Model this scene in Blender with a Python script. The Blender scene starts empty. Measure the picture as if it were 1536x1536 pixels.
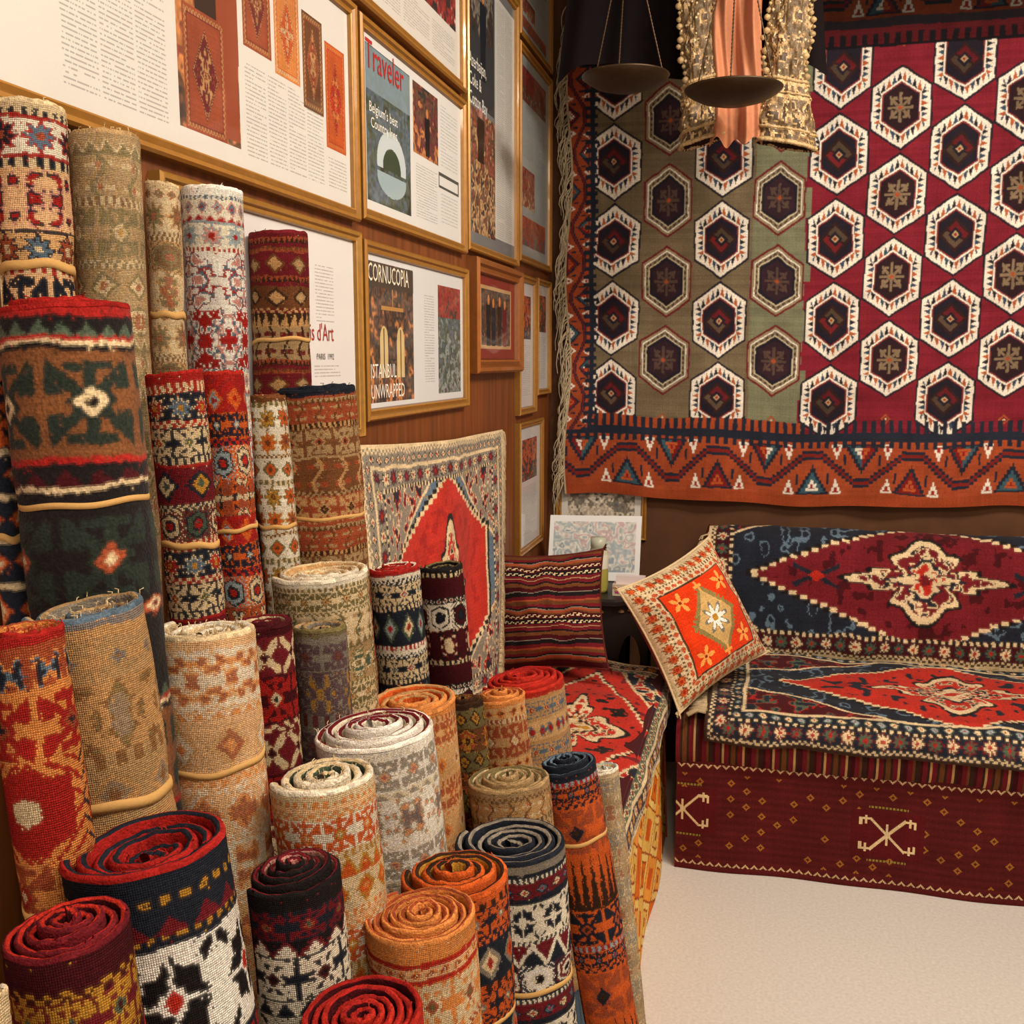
import bpy, math, numpy as np
from mathutils import Vector, Matrix, Euler
PI=math.pi
# ------------------------------------------------------------------ helpers
def lin(h):
    h=h.lstrip('#'); c=np.array([int(h[i:i+2],16)/255 for i in (0,2,4)])
    return np.where(c<=.04045,c/12.92,((c+.055)/1.055)**2.4)
PAL=dict(cr='D6BF98',wh='E2D8C4',ww='ECE7DE',tn='BE9260',be='A98B63',sd='D2A672',rd='A0221E',br='6A4024',dr='6C1C24',mr='441218',
 nv='20242F',bk='1D191A',og='C85A26',lo='D68848',tc='9C4A2E',ol='6E6440',gn='4A5848',bl='5A6E80',lb='93A2A6',pk='C68A80',
 db='38241A',gd='B5822F',gy='857C70',kh='776C52',kg='7C7D60',br2='764A2C',sc='B42C20',dg='262E28',pu='5A4048',yl='D0B04C',pe='E0B486')
PC={k:lin(v) for k,v in PAL.items()}
def cols(s): return np.array([PC[k] for k in s.split()])

def noise2(h,w,s,seed):
    r=np.random.default_rng(seed); gh=int(h/s)+3; gw=int(w/s)+3
    g=r.random((gh,gw)); y=np.arange(h)/s; x=np.arange(w)/s
    y0=y.astype(int); x0=x.astype(int); fy=(y-y0)[:,None]; fx=(x-x0)[None,:]
    fy=fy*fy*(3-2*fy); fx=fx*fx*(3-2*fx)
    return (g[y0][:,x0]*(1-fy)*(1-fx)+g[y0+1][:,x0]*fy*(1-fx)+g[y0][:,x0+1]*(1-fy)*fx+g[y0+1][:,x0+1]*fy*fx)

def motif(h,w,nc,seed,s=4.0,k=.35):
    hh=(h+1)//2; ww=(w+1)//2
    n=noise2(hh,ww,s,seed)*.72+noise2(hh,ww,s*.5,seed+1)*.28
    n=np.concatenate([n[:, ::-1],n],1); n=np.concatenate([n[::-1],n],0)[:h,:w]
    y=abs(np.linspace(-1,1,h))[:,None]; x=abs(np.linspace(-1,1,w))[None,:]
    n=n-k*np.maximum(x*.9,y*.9)**2
    th=np.quantile(n,np.linspace(.42,1,nc)[:-1]) if nc>1 else []
    idx=np.zeros((h,w),int)
    for t in th: idx+=(n>t)
    return idx

def band(h,W,kind,cs,p=24,seed=0,s=3.5):
    c=cols(cs) if isinstance(cs,str) else cs
    n=max(1,round(W/p)); ui=np.arange(W)*n/W; tl=ui.astype(int); uu=ui%1
    vv=(np.arange(h)+.5)/h; U,V=np.meshgrid(uu,vv); TL=np.broadcast_to(tl[None],(h,W))
    sx=(U-.5)*2; sy=(V-.5)*2; x=abs(sx); y=abs(sy)
    I=np.zeros((h,W),int)
    if kind=='D':
        d=x+y; I=np.where(d<.28,3,np.where(d<.58,2,np.where(d<.86,1,0)))
    elif kind=='Z':
        e=V-x; I=np.where(e>.16,1,np.where(e>-.16,2,0))
    elif kind=='T': I=(V>x).astype(int)
    elif kind=='t': I=(1-V>x).astype(int)
    elif kind=='C': I=((U*2).astype(int)+(V*2).astype(int))%2
    elif kind=='L': I=(U<.5).astype(int)
    elif kind=='X': I=((abs(x-y)<.28)&(np.maximum(x,y)<.9)).astype(int)+((x+y)<.3)*1
    elif kind=='F':
        r=np.hypot(sx,sy); a=np.arctan2(sy,sx)
        I=np.where(r<.26,3,np.where(r<.62+.2*np.cos(8*a),2,np.where(r<.8+.18*np.cos(8*a),1,0)))
    elif kind=='O': # eight-pointed star
        q=np.minimum(np.maximum(x,y)/.56,(x+y)/.84)
        I=np.where(q<.26,3,np.where(q<.38,1,np.where(q<1,2,0)))
        I=np.where((abs(x-y)<.14)&(np.maximum(x,y)>.66)&(np.maximum(x,y)<.95),2,I); I=np.where((np.minimum(x,y)<.05)&(q<1)&(q>.4),1,I)
    elif kind=='K': # hooked motif
        m=((abs(x-y)<.17)&(x<.85))|((abs(x-.78)<.12)&(y<.86)&(y>.28))|((abs(y-.78)<.12)&(x<.5))|((abs(y-.34)<.11)&(x>.5)&(x<.85))|(x+y<.52)|((x<.12)&(y<.95))
        I=m.astype(int); I=np.where((x+y)<.34,2,I); I=np.where((x+y)<.16,3,I)
    elif kind=='H': # hexagon medallion with hooks
        q=np.maximum(x/.85,(y+.5*x)/.98)
        I=np.where(q<.3,3,np.where(q<.5,1,np.where(q<.8,2,np.where(q<.95,1,0))))
        I=np.where((q>.95)&((x*9+y*9).astype(int)%3==0),2,I)
    elif kind=='V':
        a=abs(sx+.35*np.sin(sy*PI)); I=np.where(a<.14,1,np.where((abs(y-.55)<.13)&(x<.75),2,0)); I=np.where((x+abs(y-.55))<.2,3,I)
    elif kind=='M':
        pw=max(4,int(math.ceil(W/n))); t=motif(h,pw,len(c),seed,s)
        I=t[:,np.minimum((uu*pw).astype(int),pw-1)]
    if kind in 'DFOHVK' and len(c)>4:
        I=np.where((I==2)&(TL%2==1),4,I)
    elif kind in 'MDFOHVK' : I=np.minimum(I,len(c)-1)
    return c[np.minimum(I,len(c)-1)]

CELL=.0019; KM=CELL*1000; KS=.0026/CELL
def warp(out,seed,a=1.4,rj=1):
    H,W=out.shape[:2]; I,J=np.meshgrid(np.arange(H),np.arange(W),indexing='ij'); r=np.random.default_rng(seed)
    di=(noise2(H,W,18,seed+61)-.5)*a*3+(noise2(H,W,3,seed+62)-.5)*a*rj; dj=(noise2(H,W,22,seed+63)-.5)*a*3+(r.random((H,1))-.5)*a*.9*rj
    return out[np.clip(np.round(I+di),0,H-1).astype(int),np.round(J+dj).astype(int)%W]
def soft(out,k=.5):
    a=out.copy(); b=out.copy(); b[1:-1]=(a[:-2]+a[2:])*.25+a[1:-1]*.5; c=b.copy(); c[:,1:-1]=(b[:,:-2]+b[:,2:])*.25+b[:,1:-1]*.5
    return a*(1-k)+c*k
def roll_canvas(H,W,spec,seed=0,fade=0,fadecol='cr',pile=False):
    out=np.zeros((H,W,3)); r0=0; k=0
    while r0<H:
        b=spec[k%len(spec)] if k<len(spec) else spec[(k-len(spec))%max(1,len(spec)-1)+1 if len(spec)>1 else 0]
        mm,kind,cs=b[:3]; p=(b[3] if len(b)>3 else 30)/KM; s=(b[4] if len(b)>4 else 3.2)*KS
        h=max(1,int(round(mm/KM)))
        bb=band(h,W,kind,cs,p,seed+k*7,s); e=min(H,r0+h); out[r0:e]=bb[:e-r0]; r0=e; k+=1
    out=warp(out,seed,1.2 if pile else .8)
    R=np.random.default_rng(seed+8); m=R.random((H,W))<.03; out=np.where(m[...,None],np.roll(out,(3,2),(0,1)),out)
    if fade>0:
        st=noise2(H,W,10,seed+90)*.5+R.random((1,W))*.25+R.random((H,1))*.25
        f=np.clip(fade*(.5+st),0,1)[...,None]; out=out*(1-f)+PC[fadecol]*f
    return vary(soft(out,.7 if pile else .3),seed,.3)
def vary(out,seed,a=.24):
    r=np.random.default_rng(seed+5); H,W=out.shape[:2]
    m=(1-a/2+a*r.random((H,W)))*(.86+.28*noise2(H,W,16,seed+3))*(.93+.14*r.random((H,1)))*(.95+.1*r.random((1,W)))
    return np.clip(out*m[...,None],0,1)

class MB:
    def __init__(s): s.v=[];s.f=[];s.c=[];s.m=[];s.sm=[];s.uv=[];s.n=0
    def grid(s,P,C,m=0,smooth=True):
        P=np.asarray(P,float); H,W=P.shape[:2]
        idx=np.arange(H*W).reshape(H,W)+s.n
        f=np.stack([idx[:-1,:-1],idx[1:,:-1],idx[1:,1:],idx[:-1,1:]],-1).reshape(-1,4)
        C=np.asarray(C,float)
        if C.ndim==1: C=np.broadcast_to(C,(H-1,W-1,3))
        i,j=np.meshgrid(np.arange(H-1),np.arange(W-1),indexing='ij'); i=i.reshape(-1);j=j.reshape(-1)
        uv=np.stack([np.stack([j,i],-1),np.stack([j,i+1],-1),np.stack([j+1,i+1],-1),np.stack([j+1,i],-1)],1)
        s.v.append(P.reshape(-1,3)); s.f.append(f); s.c.append(C.reshape(-1,3)); s.uv.append(uv.reshape(-1,2))
        s.m.append(np.full(len(f),m)); s.sm.append(np.full(len(f),smooth)); s.n+=H*W
    def box(s,a,b,C,m=0):
        x0,y0,z0=a;x1,y1,z1=b
        for q in ([(x0,y0,z0),(x1,y0,z0),(x0,y0,z1),(x1,y0,z1)],[(x1,y1,z0),(x0,y1,z0),(x1,y1,z1),(x0,y1,z1)],
                  [(x0,y1,z0),(x0,y0,z0),(x0,y1,z1),(x0,y0,z1)],[(x1,y0,z0),(x1,y1,z0),(x1,y0,z1),(x1,y1,z1)],
                  [(x0,y0,z1),(x1,y0,z1),(x0,y1,z1),(x1,y1,z1)],[(x0,y1,z0),(x1,y1,z0),(x0,y0,z0),(x1,y0,z0)]):
            s.grid(np.array([[q[0],q[1]],[q[2],q[3]]]),C,m,False)
    def tube(s,pts,r,C,m=0,n=8):
        pts=np.asarray(pts,float); K=len(pts); r=np.broadcast_to(r,(K,))
        t=np.gradient(pts,axis=0); t/=np.linalg.norm(t,axis=1)[:,None]+1e-9
        ref=np.array([.31,.87,.11]) ; a=np.cross(t,ref); a/=np.linalg.norm(a,axis=1)[:,None]+1e-9; b=np.cross(t,a)
        th=np.linspace(0,2*PI,n+1)
        P=pts[:,None]+r[:,None,None]*(np.cos(th)[None,:,None]*a[:,None]+np.sin(th)[None,:,None]*b[:,None])
        s.grid(P,C,m)
    def lathe(s,prof,C,origin=(0,0,0),n=32,m=0,smooth=True):
        prof=np.array(prof,float); th=np.linspace(0,2*PI,n+1)
        P=np.stack([prof[:,0][:,None]*np.cos(th),prof[:,0][:,None]*np.sin(th),np.broadcast_to(prof[:,1][:,None],(len(prof),n+1))],-1)+np.array(origin)
        C=np.asarray(C,float)
        if C.ndim==2: C=np.repeat(C[:,None],n,1)
        s.grid(P,C,m,smooth)
    def build(s,name,mats,solid=0):
        V=np.concatenate(s.v);F=np.concatenate(s.f);me=bpy.data.meshes.new(name)
        me.vertices.add(len(V)); me.vertices.foreach_set('co',V.astype(np.float32).ravel())
        me.loops.add(len(F)*4); me.loops.foreach_set('vertex_index',F.astype(np.int32).ravel())
        me.polygons.add(len(F)); me.polygons.foreach_set('loop_start',(np.arange(len(F))*4).astype(np.int32))
        me.polygons.foreach_set('material_index',np.concatenate(s.m).astype(np.int32))
        me.update(calc_edges=True)
        me.polygons.foreach_set('use_smooth',np.concatenate(s.sm).astype(bool))
        C=np.concatenate(s.c); A=np.ones((len(C),4),np.float32); A[:,:3]=C
        at=me.attributes.new('Col','FLOAT_COLOR','FACE'); at.data.foreach_set('color',A.ravel())
        u=me.uv_layers.new(name='UVMap'); u.data.foreach_set('uv',np.concatenate(s.uv).astype(np.float32).ravel())
        for m in mats: me.materials.append(m)
        me.update()
        o=bpy.data.objects.new(name,me); bpy.context.collection.objects.link(o)
        if solid:
            md=o.modifiers.new('thick','SOLIDIFY'); md.thickness=solid; md.offset=0
        return o
def group(name,objs,loc=(0,0,0)):
    e=bpy.data.objects.new(name,None); e.empty_display_size=.05; bpy.context.collection.objects.link(e); e.location=loc
    for o in objs:
        o.parent=e; o.matrix_parent_inverse=Matrix.Translation(Vector(loc)).inverted()
    return e

# ------------------------------------------------------------------ materials
def nmat(name):
    m=bpy.data.materials.new(name); m.use_nodes=True; nt=m.node_tree; return m,nt,nt.nodes['Principled BSDF']
def mathn(nt,op,a,b=None,clamp=False):
    n=nt.nodes.new('ShaderNodeMath'); n.operation=op; n.use_clamp=clamp
    for i,x in enumerate((a,b)):
        if x is None: continue
        if isinstance(x,(int,float)): n.inputs[i].default_value=x
        else: nt.links.new(x,n.inputs[i])
    return n.outputs[0]
def noise(nt,scale,det=2,vec=None):
    t=nt.nodes.new('ShaderNodeTexNoise'); t.inputs['Scale'].default_value=scale; t.inputs['Detail'].default_value=det
    if vec is None:
        g=nt.nodes.new('ShaderNodeTexCoord'); vec=g.outputs['Object']
    nt.links.new(vec,t.inputs['Vector']); return t.outputs['Fac']
def colmul(nt,col,fac):
    v=nt.nodes.new('ShaderNodeVectorMath'); v.operation='SCALE'; nt.links.new(col,v.inputs[0]); nt.links.new(fac,v.inputs['Scale']); return v.outputs[0]
def attrmat(name,rough=.95,spec=.1,knots=.0,bump=.3,bscale=350,nz=.25,metal=0,coat=0,sheen=0):
    m,nt,b=nmat(name); a=nt.nodes.new('ShaderNodeAttribute'); a.attribute_name='Col'
    n=noise(nt,bscale,1); f=mathn(nt,'ADD',mathn(nt,'MULTIPLY',n,nz*2),1-nz)
    h=mathn(nt,'MULTIPLY',n,.9)
    if knots>0:
        u=nt.nodes.new('ShaderNodeUVMap'); sp=nt.nodes.new('ShaderNodeSeparateXYZ'); nt.links.new(u.outputs[0],sp.inputs[0])
        sx=mathn(nt,'ABSOLUTE',mathn(nt,'SINE',mathn(nt,'MULTIPLY',sp.outputs[0],PI)))
        sy=mathn(nt,'ABSOLUTE',mathn(nt,'SINE',mathn(nt,'MULTIPLY',sp.outputs[1],PI)))
        k=mathn(nt,'POWER',mathn(nt,'MULTIPLY',sx,sy),.5)
        f=mathn(nt,'MULTIPLY',f,mathn(nt,'ADD',mathn(nt,'MULTIPLY',k,knots),1-knots*.72))
        h=mathn(nt,'ADD',h,k)
    nt.links.new(colmul(nt,a.outputs['Color'],f),b.inputs['Base Color'])
    b.inputs['Roughness'].default_value=rough; b.inputs['Specular IOR Level'].default_value=spec; b.inputs['Metallic'].default_value=metal
    b.inputs['Coat Weight'].default_value=coat; b.inputs['Coat Roughness'].default_value=.06
    b.inputs['Sheen Weight'].default_value=sheen
    if bump>0:
        bp=nt.nodes.new('ShaderNodeBump'); bp.inputs['Strength'].default_value=bump; bp.inputs['Distance'].default_value=.0015
        nt.links.new(h,bp.inputs['Height']); nt.links.new(bp.outputs[0],b.inputs['Normal'])
    return m
M_KNOT=attrmat('woven_carpet_back',knots=.4,bump=.8,bscale=420,nz=.35)
M_PILE=attrmat('carpet_pile',bump=.9,bscale=300,nz=.45,sheen=.06)
M_KILIM=attrmat('kilim_weave',knots=.15,bump=.4,bscale=500,nz=.25)
M_EDGE=attrmat('carpet_edge',bump=1,bscale=550,nz=.55)
M_TIE=attrmat('cotton_tie',rough=.75,bump=.2,nz=.1)
M_CLOTH=attrmat('cloth',bump=.3,nz=.15)
M_PAPER=attrmat('glazed_print',rough=.5,spec=.4,bump=0,nz=.03,coat=.6)
M_FRAME=attrmat('gilded_wood',rough=.38,spec=.5,bump=.15,bscale=60,nz=.2,metal=.25,coat=.2)
M_DWOOD=attrmat('dark_wood',rough=.45,spec=.5,bump=.2,bscale=60,nz=.3)
M_BRONZE=attrmat('aged_bronze',rough=.45,bump=.2,bscale=80,nz=.3,metal=.7,spec=.5)
M_GOLD=attrmat('gold_embroidery',rough=.55,bump=1,bscale=380,nz=.7,metal=.1,spec=.5)
M_SATIN=attrmat('satin',rough=.6,spec=.3,bump=.1,bscale=120,nz=.15,sheen=.15)
M_PLAIN=attrmat('smooth_object',rough=.35,spec=.5,bump=0,nz=.03)

def roommat(name,c1,c2,scale,rough=.8,stretch=(1,1,1),bump=.1):
    m,nt,b=nmat(name); g=nt.nodes.new('ShaderNodeTexCoord'); mp=nt.nodes.new('ShaderNodeMapping'); mp.inputs['Scale'].default_value=stretch
    nt.links.new(g.outputs['Object'],mp.inputs[0]); n=noise(nt,scale,6,mp.outputs[0]); r=nt.nodes.new('ShaderNodeValToRGB')
    r.color_ramp.elements[0].color=(*lin(c1),1); r.color_ramp.elements[1].color=(*lin(c2),1)
    r.color_ramp.elements[0].position=.3; r.color_ramp.elements[1].position=.7
    nt.links.new(n,r.inputs[0]); nt.links.new(r.outputs[0],b.inputs['Base Color']); b.inputs['Roughness'].default_value=rough
    bp=nt.nodes.new('ShaderNodeBump'); bp.inputs['Strength'].default_value=bump; bp.inputs['Distance'].default_value=.004
    nt.links.new(n,bp.inputs['Height']); nt.links.new(bp.outputs[0],b.inputs['Normal']); return m
M_FLOOR=roommat('floor_screed','CBC7C2','DCD9D5',110,.65,bump=.15)
M_WALLWOOD=roommat('wall_wood_panelling','5E3214','86491E',6,.5,(1,8,.5))
M_WALLBACK=roommat('wall_brown_plaster','4C2A12','5E3818',8,.8)
M_CEIL=roommat('ceiling_plaster','8A7458','9A8466',5,.9)
M_WALLR=roommat('wall_cream_plaster','B9A482','C8B592',5,.9)

# ------------------------------------------------------------------ camera
F=1550.0; CH=1.6; YAW=math.radians(13.8); PIT=math.radians(8.4)
cam=bpy.data.cameras.new('camera'); co=bpy.data.objects.new('camera',cam); bpy.context.collection.objects.link(co)
cam.sensor_width=36; cam.lens=36*F/1536; co.location=(0,0,CH); co.rotation_euler=(PI/2-PIT,0,YAW); cam.clip_start=.02
bpy.context.scene.camera=co
def ray(u,v):
    xr=(u-768)/F; yd=-(v-768)/F
    hf=math.cos(PIT)+yd*math.sin(PIT); z=-math.sin(PIT)+yd*math.cos(PIT)
    return np.array([xr*math.cos(YAW)-hf*math.sin(YAW), hf*math.cos(YAW)+xr*math.sin(YAW), z])
LW=-.83; BW=4.0; CZ=3.0
# ------------------------------------------------------------------ room
def slab(name,a,b,mat):
    mb=MB(); mb.box(a,b,np.array([.5,.5,.5])); return mb.build(name,[mat])
slab('floor',(LW-.1,-1.5,-.1),(2.9,BW+.1,0),M_FLOOR)
slab('wall_left',(LW-.1,-1.5,0),(LW,BW+.1,CZ),M_WALLWOOD)
slab('wall_back',(LW,BW,0),(2.9,BW+.1,CZ),M_WALLBACK)
slab('wall_right',(2.8,-1.5,0),(2.9,BW,CZ),M_WALLR)
slab('ceiling',(LW-.1,-1.5,CZ),(2.9,BW+.1,CZ+.1),M_CEIL)

# ------------------------------------------------------------------ rolls
def make_roll(u,v,w,X,lean,canvspec,top,seed,ties=(),turns=4,th=None,fade=0,fadecol='cr',vis=.62,fringe=0,pile=False,Lmm=None):
    d=ray(u,v); t=X/d[0]; T=np.array([X,d[1]*t,CH+d[2]*t]); r=w*t/F/2
    up=np.array([-lean,0,1.0]); up/=np.linalg.norm(up)
    e1=np.array([0,1.,0]); e1=e1-up*np.dot(e1,up); e1/=np.linalg.norm(e1); e2=np.cross(up,e1)
    R=np.random.default_rng(seed); L=T[2]/up[2]-r*lean
    th=th or max(.004,min(.0095,r*.8/turns*.8)); pitch=th*1.34
    turns=min(turns,(r-.005)/pitch)
    off=R.uniform(PI*.2,PI*.9)          # seam faces away from the shop floor
    sq=1+R.uniform(-.05,.05); p1,p2=R.uniform(0,6,2)
    def rad(ph): return (r-pitch*ph/(2*PI))
    def place(ph,rr,z):
        a=ph+off; wob=1+.014*np.sin(2*a+p1)+.006*np.sin(3*a+p2)+.006*np.sin(ph*1.31+p2)
        return T+ (rr*wob*np.cos(a)*sq)[...,None]*e1+(rr*wob*np.sin(a)/sq)[...,None]*e2+z[...,None]*up
    hs=R.uniform(-.003,.0025)
    def zt(ph): return .0025*np.sin(ph*.45+p1)+hs*ph/(2*PI)+.0012*np.sin(ph*1.2+p2)+.0005*np.sin(ph*7.3)
    mb=MB()
    W=int(2*PI*r/CELL); vis=min(vis,L-.05); H=int(vis/CELL)
    C=roll_canvas(H,W,canvspec,seed,fade,fadecol,pile)
    ph=np.linspace(0,2*PI,W+1); zz=-th*.5-np.arange(H+1)*CELL
    pinch=np.ones(H+1)
    for tz in ties: pinch-=.035*np.exp(-((zz+tz)/.02)**2)
    pinch+=.01*np.sin(zz*14+p1)
    lump=(noise2(H+1,W+1,30,seed+2)-.5)*.0022+(R.random((H+1,W+1))-.5)*.0005
    lump[:, -1]=lump[:,0]
    PH,ZZ=np.meshgrid(ph,zz)
    P=place(PH,rad(PH)*pinch[:,None]+lump*np.clip(-ZZ*60,0,1),ZZ+zt(PH)*np.exp(ZZ*6)+(R.random((H+1,W+1))-.5)*.0006); mb.grid(P,C,0)
    nb=20; phb=np.linspace(0,2*PI,nb*2+1); z2=np.linspace(zz[-1],-L,4); PH,ZZ=np.meshgrid(phb,z2)
    mb.grid(place(PH,rad(PH)*pinch[-1],ZZ),C[-1,0],0)
    # rolled end
    N=int(turns*44); ph=np.linspace(0,2*PI*turns,N+1)
    prof=[(0,-.5),(.04,-.22),(.2,-.05),(.45,0),(.7,-.04),(.93,-.2),(1,-.5)]
    rows=[]
    jit=R.random(N+1)*.0012
    for a,b in prof: rows.append(place(ph,rad(ph)-th*a-(R.random(N+1)-.5)*.0007,b*th+zt(ph)+jit*(a>0)))
    rows.append(place(ph,rad(ph)-th,np.full(N+1,-.12)))
    tc_=cols(top); ne=len(tc_)
    seg=[0,0,0,min(1,ne-1),min(1,ne-1),ne-1,ne-1]
    EC=np.stack([np.broadcast_to(tc_[k],(N,3)) for k in seg])*(R.uniform(.68,1.18,(7,N,1)))
    rep=np.repeat(R.uniform(.8,1.12,N//6+1),6)[:N]; EC=EC*rep[None,:,None]
    mb.grid(np.stack(rows),EC,1)
    m_=ph>2*PI-.2; pi_=ph[m_]
    mb.grid(np.stack([place(pi_,rad(pi_),-.5*th+zt(pi_)),place(pi_,rad(pi_),np.full(len(pi_),-.12))]),tc_[0]*.9,1)
    z3=np.linspace(-th*.5,-L,6); s0=np.zeros(6)
    mb.grid(np.stack([place(s0,np.full(6,r),z3),place(s0,np.full(6,r-th),z3)]),tc_[0],1)
    for k in range(fringe*3+14):
        p0=R.uniform(0,2*PI*turns); l=R.uniform(.003,.010)*(1 if fringe else .6); oo=R.uniform(-.3,.7)
        pp=np.array([p0,p0+R.uniform(-.05,.05),p0+R.uniform(-.12,.12)])
        c=place(pp,rad(pp)-th*.3+np.array([0,.2,.9])*l*oo,zt(pp)+np.array([-.002,l*.5,l*.6])); mb.tube(c,.0006,PC['cr'] if fringe else tc_[0],1,4)
    for tz in ties:
        a=np.linspace(0,2*PI,71); sl=R.uniform(-.008,.008); hw=R.uniform(.0028,.0048)
        rows=[]
        for dz,dr in ((hw,-.001),(hw,.0012),(0,.0017),(-hw,.0012),(-hw,-.001)):
            rows.append(place(a,rad(a)*.967+dr,-tz+dz+sl*np.cos(a+p1)+.0012*np.sin(5*a)))
        mb.grid(np.stack(rows),lin('C69C60'),2)
    return mb.build('rolled_carpet',[M_PILE if pile else M_KNOT,M_EDGE,M_TIE])

S=lambda mm,c:(mm,'S',c)
sp_A1=[S(6,'cr'),(7,'L','nv cr',12),S(4,'rd'),(34,'F','wh rd nv tc bl',40),S(4,'rd'),(9,'L','cr nv',14),(60,'M','pe pe pk nv rd',70,3),S(4,'nv'),(34,'F','sd nv tc cr bl',36),(8,'L','rd cr',12),(80,'K','pe nv pk cr',70)]
sp_A2=[S(8,'be'),(14,'Z','be ol cr',20),S(3,'ol'),(46,'V','be ol cr tc cr',46),(10,'L','br cr',10),(60,'K','be ol cr gd',56),(10,'C','ol cr',10),(40,'D','be ol cr tc',46),(40,'M','be ol cr tc',46,3)]
sp_A3=[S(6,'cr'),(14,'D','cr tc ol br',22),(42,'F','cr tn br tc ol',44),(12,'C','cr br',8),(40,'H','tn ol cr tc br',48),(50,'M','cr sd ol tc',50,3)]
sp_A4=[S(8,'ww'),(5,'L','bl wh',8),(22,'D','wh pk lb rd bl',22),(8,'Z','wh rd pk',16),S(4,'lb'),(30,'F','wh lb pk rd lb',36),(5,'L','rd wh',8),(80,'M','ww rd bl ww pk',86,5),(80,'M','rd ww bl pk ww',70,4)]
sp_A5=[S(5,'dr'),(9,'T','tc db',9),S(6,'dr'),(8,'t','tc br',10),(36,'D','dr br tn tn be',44),(9,'T','tc db',9),S(5,'dr'),(34,'D','br db tn tn be',44),(8,'C','tn dr',14),(22,'t','tn db',16),(50,'V','be db dr br',30)]
sp_B1=[S(8,'rd'),S(6,'bk'),(12,'T','bk gn',24),S(4,'rd'),S(4,'cr'),S(6,'bk'),S(8,'br2'),(84,'K','br2 dg cr bk',104),S(8,'br2'),(5,'S','rd'),S(6,'bk'),(14,'T','bk mr',34),S(3,'cr'),S(24,'bk'),(84,'K','bk dg tc cr',110),(22,'D','bk tc cr dr',60),S(60,'bk')]
sp_B2=[S(10,'rd'),(12,'L','rd cr',9),S(4,'nv'),(26,'F','nv cr rd gd bl',30),(8,'C','rd cr',10),(34,'K','nv cr rd yl gn',34),(8,'L','cr nv',9),S(4,'rd'),(44,'D','dr nv cr gn gd',40),(8,'C','nv cr',9),(34,'H','dr nv cr rd gn',36)]
sp_B3=[S(14,'rd'),(34,'D','rd og lb rd og',30),(34,'K','og nv lb cr',30),(10,'C','sc nv',11),(40,'H','og nv lb sc cr',34),(50,'M','tc og nv cr',36,3)]
sp_B4=[S(5,'br'),(8,'L','ol cr',10),(36,'F','wh ol og br gd',34),(36,'F','wh gd tc br og',30),(6,'C','br cr',8),(34,'D','wh ol og br',34)]
sp_B5=[S(6,'nv'),S(3,'tc'),(7,'T','be br',9),(30,'V','tc br be tn',30),(7,'L','db tn',9),(44,'K','br2 be tc db',48),S(3,'be'),(50,'V','br2 tn tc be',44),(8,'C','be br',10),(44,'K','tc tn db br2',50)]
sp_B0=[(60,'K','nv og bk lo',70),S(6,'cr'),(40,'D','nv og cr gd',50)]
sp_C1=[S(6,'rd'),S(8,'tc'),(24,'M','tc lo bl nv',34,3),S(5,'lo'),(54,'K','lo rd tc nv',60),(80,'H','lo rd rd cr nv',100),(60,'K','lo tc rd cr',60)]
sp_C2=[S(8,'bl'),S(8,'tn'),(40,'K','tn be bl br',44),(60,'M','tn tn br ol gy',70,5),(14,'L','be br',18),(50,'D','be tn gy br',60)]
sp_C3=[S(10,'pe'),(60,'M','wh pe lo tc',44,4),(10,'Z','pe lo wh',20),(60,'D','pe sd tc lo wh',54),(12,'C','lo pe',14),(60,'M','pe wh lo tc',44,4)]
sp_C4=[S(8,'mr'),(50,'X','dr cr mr',44),(60,'K','mr rd cr nv',50),(12,'C','dr cr',18)]
sp_C5=[S(6,'ol'),S(8,'gy'),(40,'K','gy pu dr br',50),(60,'M','pu gy pu gd',60,4),(16,'L','dr gy',18)]
sp_C6=[S(6,'wh'),(6,'L','cr ol',8),(30,'K','cr ol tn br',30),(6,'C','ol cr',8),(40,'V','cr ol be gn',34),(12,'Z','cr ol be',16),(50,'M','be ol cr gn',50,3)]
sp_C7=[S(6,'rd'),S(5,'wh'),(8,'C','nv wh',9),(36,'K','nv cr rd lb gn',34),(8,'L','cr nv',9),(60,'D','nv gn cr rd lb',34),(8,'L','wh rd',9)]
sp_C8=[S(6,'bk'),(8,'L','cr bk',12),S(40,'mr'),(12,'D','bk wh mr rd',14),(50,'H','wh bk mr nv wh',50),(60,'M','mr bk dr cr',60,4)]
sp_D1=[S(6,'ww'),(6,'L','ww wh',10),(40,'K','ww gy lo rd',40),(10,'Z','wh gy cr',24),(60,'M','ww wh gy lo pu',60,3.4)]
sp_D2=[S(8,'lo'),(8,'L','sd tc',9),(34,'K','sd tc lo cr',34),(8,'C','lo cr',10),(50,'D','sd sd lo tc cr',40)]
sp_D3=[S(6,'db'),(30,'D','ol db gd br',26),(40,'M','br db gd tc',40,3)]
sp_D4=[S(8,'lo'),(20,'D','sd lo tc br',22),(8,'L','tc cr',9),(60,'K','tn tc cr sd',44)]
sp_D5=[S(10,'sc'),S(10,'tn'),(30,'K','bl tn rd cr',34),S(6,'tn'),(40,'M','sd sd tn bl rd',40,4)]
sp_D6=[S(6,'cr'),(6,'L','lo cr',10),S(5,'pe'),(8,'C','lo cr',12),(36,'K','wh og gd cr lo',38),(8,'L','gd cr',9),(20,'Z','cr og gd',22),(34,'D','cr gd og lo',34)]
sp_D7=[S(8,'be'),(8,'C','be br',9),(30,'V','tn br cr og',30),(8,'L','be db',9),(50,'M','tn be br cr',44,3)]
sp_D8=[S(10,'nv'),(7,'L','lb rd',10),(26,'K','og nv bl rd',28),(10,'C','og nv',14),(80,'K','og tc nv db',70),(90,'T','og db',16),(60,'K','og nv tc db',60)]
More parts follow.
